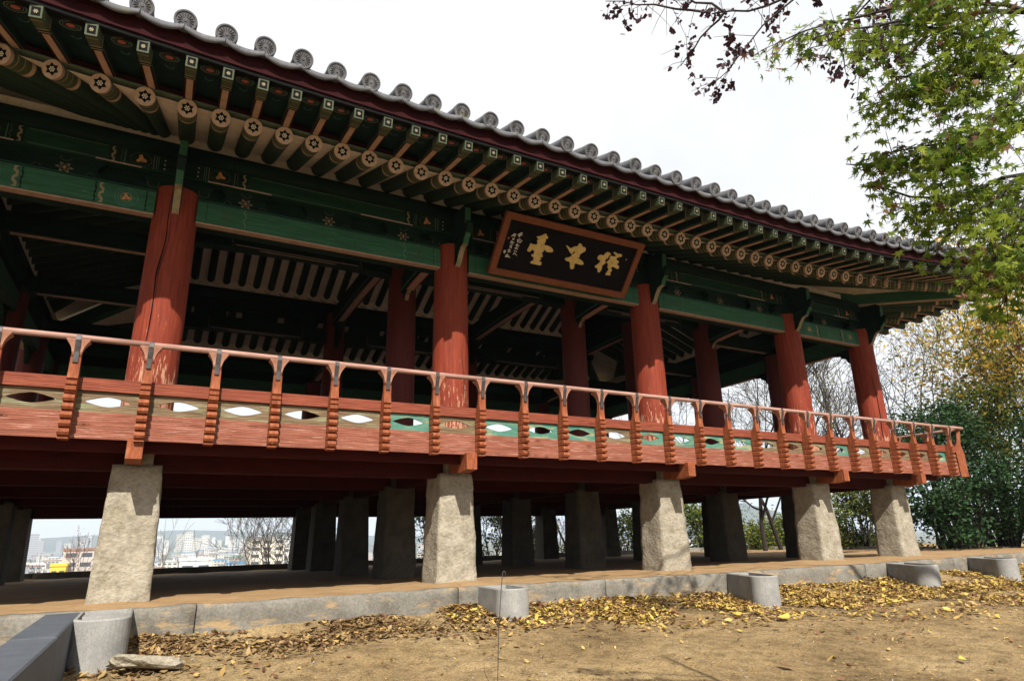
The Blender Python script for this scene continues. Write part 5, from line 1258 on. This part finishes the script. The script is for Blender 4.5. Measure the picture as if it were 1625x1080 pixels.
# ------------------------------------------------------------------ the city below the hill
WALLS = [pmat('city_wall_'+str(i), C3(c, tuple(min(1, v*1.15) for v in c)), (.1, .1, .1), 3, .9, 0) for i, c in enumerate([(.62, .62, .60), (.52, .50, .46), (.44, .40, .38), (.60, .56, .48), (.36, .37, .40)])]
ROOFS = [pmat('city_roof_'+n_, C3(c, c), (.1, .1, .1), 3, .9, 0) for n_, c in (('grey', (.34, .36, .38)), ('blue', (.06, .28, .58)), ('green', (.10, .28, .20)), ('white', (.68, .70, .70)), ('brown', (.26, .15, .11)), ('yellow', (.78, .50, .06)))]
GLASSD = pmat('city_window', C3((.05, .06, .075), (.09, .10, .12)), (1, 1, 1), 3, .3, 0)
def block(x, y, wx, wy, h, wall, roof_m, label, group, name='city_building', floors=None, ang=0.):
    T = tag(empty(name, (x, y, 0)), label, 'building', group); T.rotation_euler = (0, 0, ang); zb = float(terrain_z(x, y))-2
    zb = -30; T.location.z = zb; H = h
    mb = MB(); mb.box(-wx/2, wx/2, -wy/2, wy/2, 0, H); mb.build('wall', wall, T)
    mb = MB(); mb.box(-wx/2-.3, wx/2+.3, -wy/2-.3, wy/2+.3, H+.02, H+.9); mb.build('roof', roof_m, T)
    nf = floors or max(2, int(h/3.2)); nx = max(2, int(wx/4)); wm = MB()
    for f in range(nf):
        z = H-h+(h/nf)*(f+.35)
        for k in range(nx):
            xc = -wx/2+wx*(k+.5)/nx; wm.box(xc-wx/nx*.32, xc+wx/nx*.32, -wy/2-.12, -wy/2+.05, z, z+h/nf*.42)
    o = wm.build('windows', GLASSD, T, fix=False); o['kind'] = 'stuff'
    return T
rc = random.Random(3)
GL = 'low city buildings spread out below the hill'; GT = 'hazy apartment towers on the horizon'
WN, RN = ['pale grey', 'beige', 'light brown', 'cream', 'slate'], {0: 'grey', 1: 'blue', 2: 'green', 3: 'white', 4: 'brown'}
for k in range(292):
    az = rad(rc.uniform(-10.5, 13)) if k < 250 else rad(rc.uniform(13, 48)); Dd = 420*(2600/420)**(rc.random()**.8)
    x, y = 1.74+Dd*math.sin(az), -8.66+Dd*math.cos(az); wx = rc.uniform(6, 14)*(1+Dd/1700); r_ = rc.random(); wi = rc.randrange(5)
    ri = 0 if r_ < .36 else (3 if r_ < .62 else (1 if r_ < .76 else (2 if r_ < .84 else 4))); nm_ = WN[wi]+' low city building with a '+RN[ri]+' roof below the hill'
    block(x, y, wx, rc.uniform(9, 16), rc.uniform(5, 12)*(1+Dd/2600), WALLS[wi], ROOFS[ri], nm_, GL, ang=rc.uniform(-.5, .5))
for k in range(52):
    az = rad(rc.uniform(-10, 12)); Dd = rc.uniform(1400, 3200); x, y = 1.74+Dd*math.sin(az), -8.66+Dd*math.cos(az); wi = rc.choice([0, 1, 4])
    block(x, y, rc.uniform(9, 22), 16, rc.uniform(26, 50)+Dd*.008*rc.random(), WALLS[wi], ROOFS[0], WN[wi]+' hazy apartment tower among others on the horizon', GT, 'apartment_tower', ang=rc.uniform(-.3, .3), floors=12)
def at(azd, Dd): return 1.74+Dd*math.sin(rad(azd)), -8.66+Dd*math.cos(rad(azd))
block(*at(8.3, 330), 15, 12, 33, WALLS[3], ROOFS[0], 'cream apartment block behind bare branches, right end of the city view', None, 'apartment_tower', 11)
block(*at(9.6, 345), 13, 12, 29, WALLS[0], ROOFS[0], 'pale block just right of the cream apartment block', None, 'apartment_tower', 9)
block(*at(3.3, 260), 10, 10, 26, WALLS[0], ROOFS[3], 'white boxy building in the middle of the city view', None, 'city_building', 4)
block(*at(2.3, 240), 9, 8, 21.5, WALLS[3], ROOFS[3], 'low cream building just below the terrace edge', None, 'city_building', 3)
block(*at(-4.2, 300), 10, 10, 30, WALLS[2], ROOFS[4], 'brown many-storeyed block left of the first pillar', None, 'city_building', 9)
block(*at(-5.3, 290), 4.5, 8, 25, ROOFS[5], ROOFS[5], 'small yellow-topped building left of the brown block', None, 'city_building', 4)
block(*at(6.2, 420), 9, 9, 20, WALLS[0], ROOFS[1], 'building with a bright blue roof below the cream apartment block', None, 'city_building', 3)
def mountain(name, cx_, cy_, rx, ry, h, seed, kind_):
    n = 64; V = []; F = []
    for i in range(n):
        for j in range(n):
            u_, v_ = -1+2*i/(n-1), -1+2*j/(n-1); r_ = min(1, math.hypot(u_, v_)); z = h*(1-r_)**1.25*(1+.0*u_)+h*.16*N.noise(Vector((u_*3+seed, v_*3, 0)))*(1-r_)+h*.08*N.noise(Vector((u_*11+seed, v_*11, 0)))*(1-r_)
            V.append((cx_+u_*rx, cy_+v_*ry, -30+z))
    F = [(i*n+j, (i+1)*n+j, (i+1)*n+j+1, i*n+j+1) for i in range(n-1) for j in range(n-1)]
    me = np_mesh(name, np.array(V), np.array(F), [pmat(name+'_forest', C3((.035, .05, .03), (.07, .08, .045)), (.01, .01, .01), 4, .95, 0)], smooth=True); tag(inst(name, me), kind='structure')
mountain('hill', 500, 3100, 520, 380, 75, 2, 0)
mountain('mountain', 2587, 2336, 620, 600, 165, 5, 0)
mountain('far_ridge', 200, 5200, 3200, 800, 120, 9, 0)

# ------------------------------------------------------------------ air
def haze():
    mb = MB(); mb.box(-1500, 6200, -60, 6500, -75, 300)
    m = bpy.data.materials.new('haze_air'); m.use_nodes = True; nt = m.node_tree; nt.nodes.clear()
    v = nt.nodes.new('ShaderNodeVolumePrincipled'); v.inputs['Color'].default_value = (.70, .84, 1, 1); v.inputs['Density'].default_value = .00016
    o = nt.nodes.new('ShaderNodeOutputMaterial'); nt.links.new(v.outputs[0], o.inputs['Volume'])
    tag(mb.build('haze', m), kind='stuff')
haze()
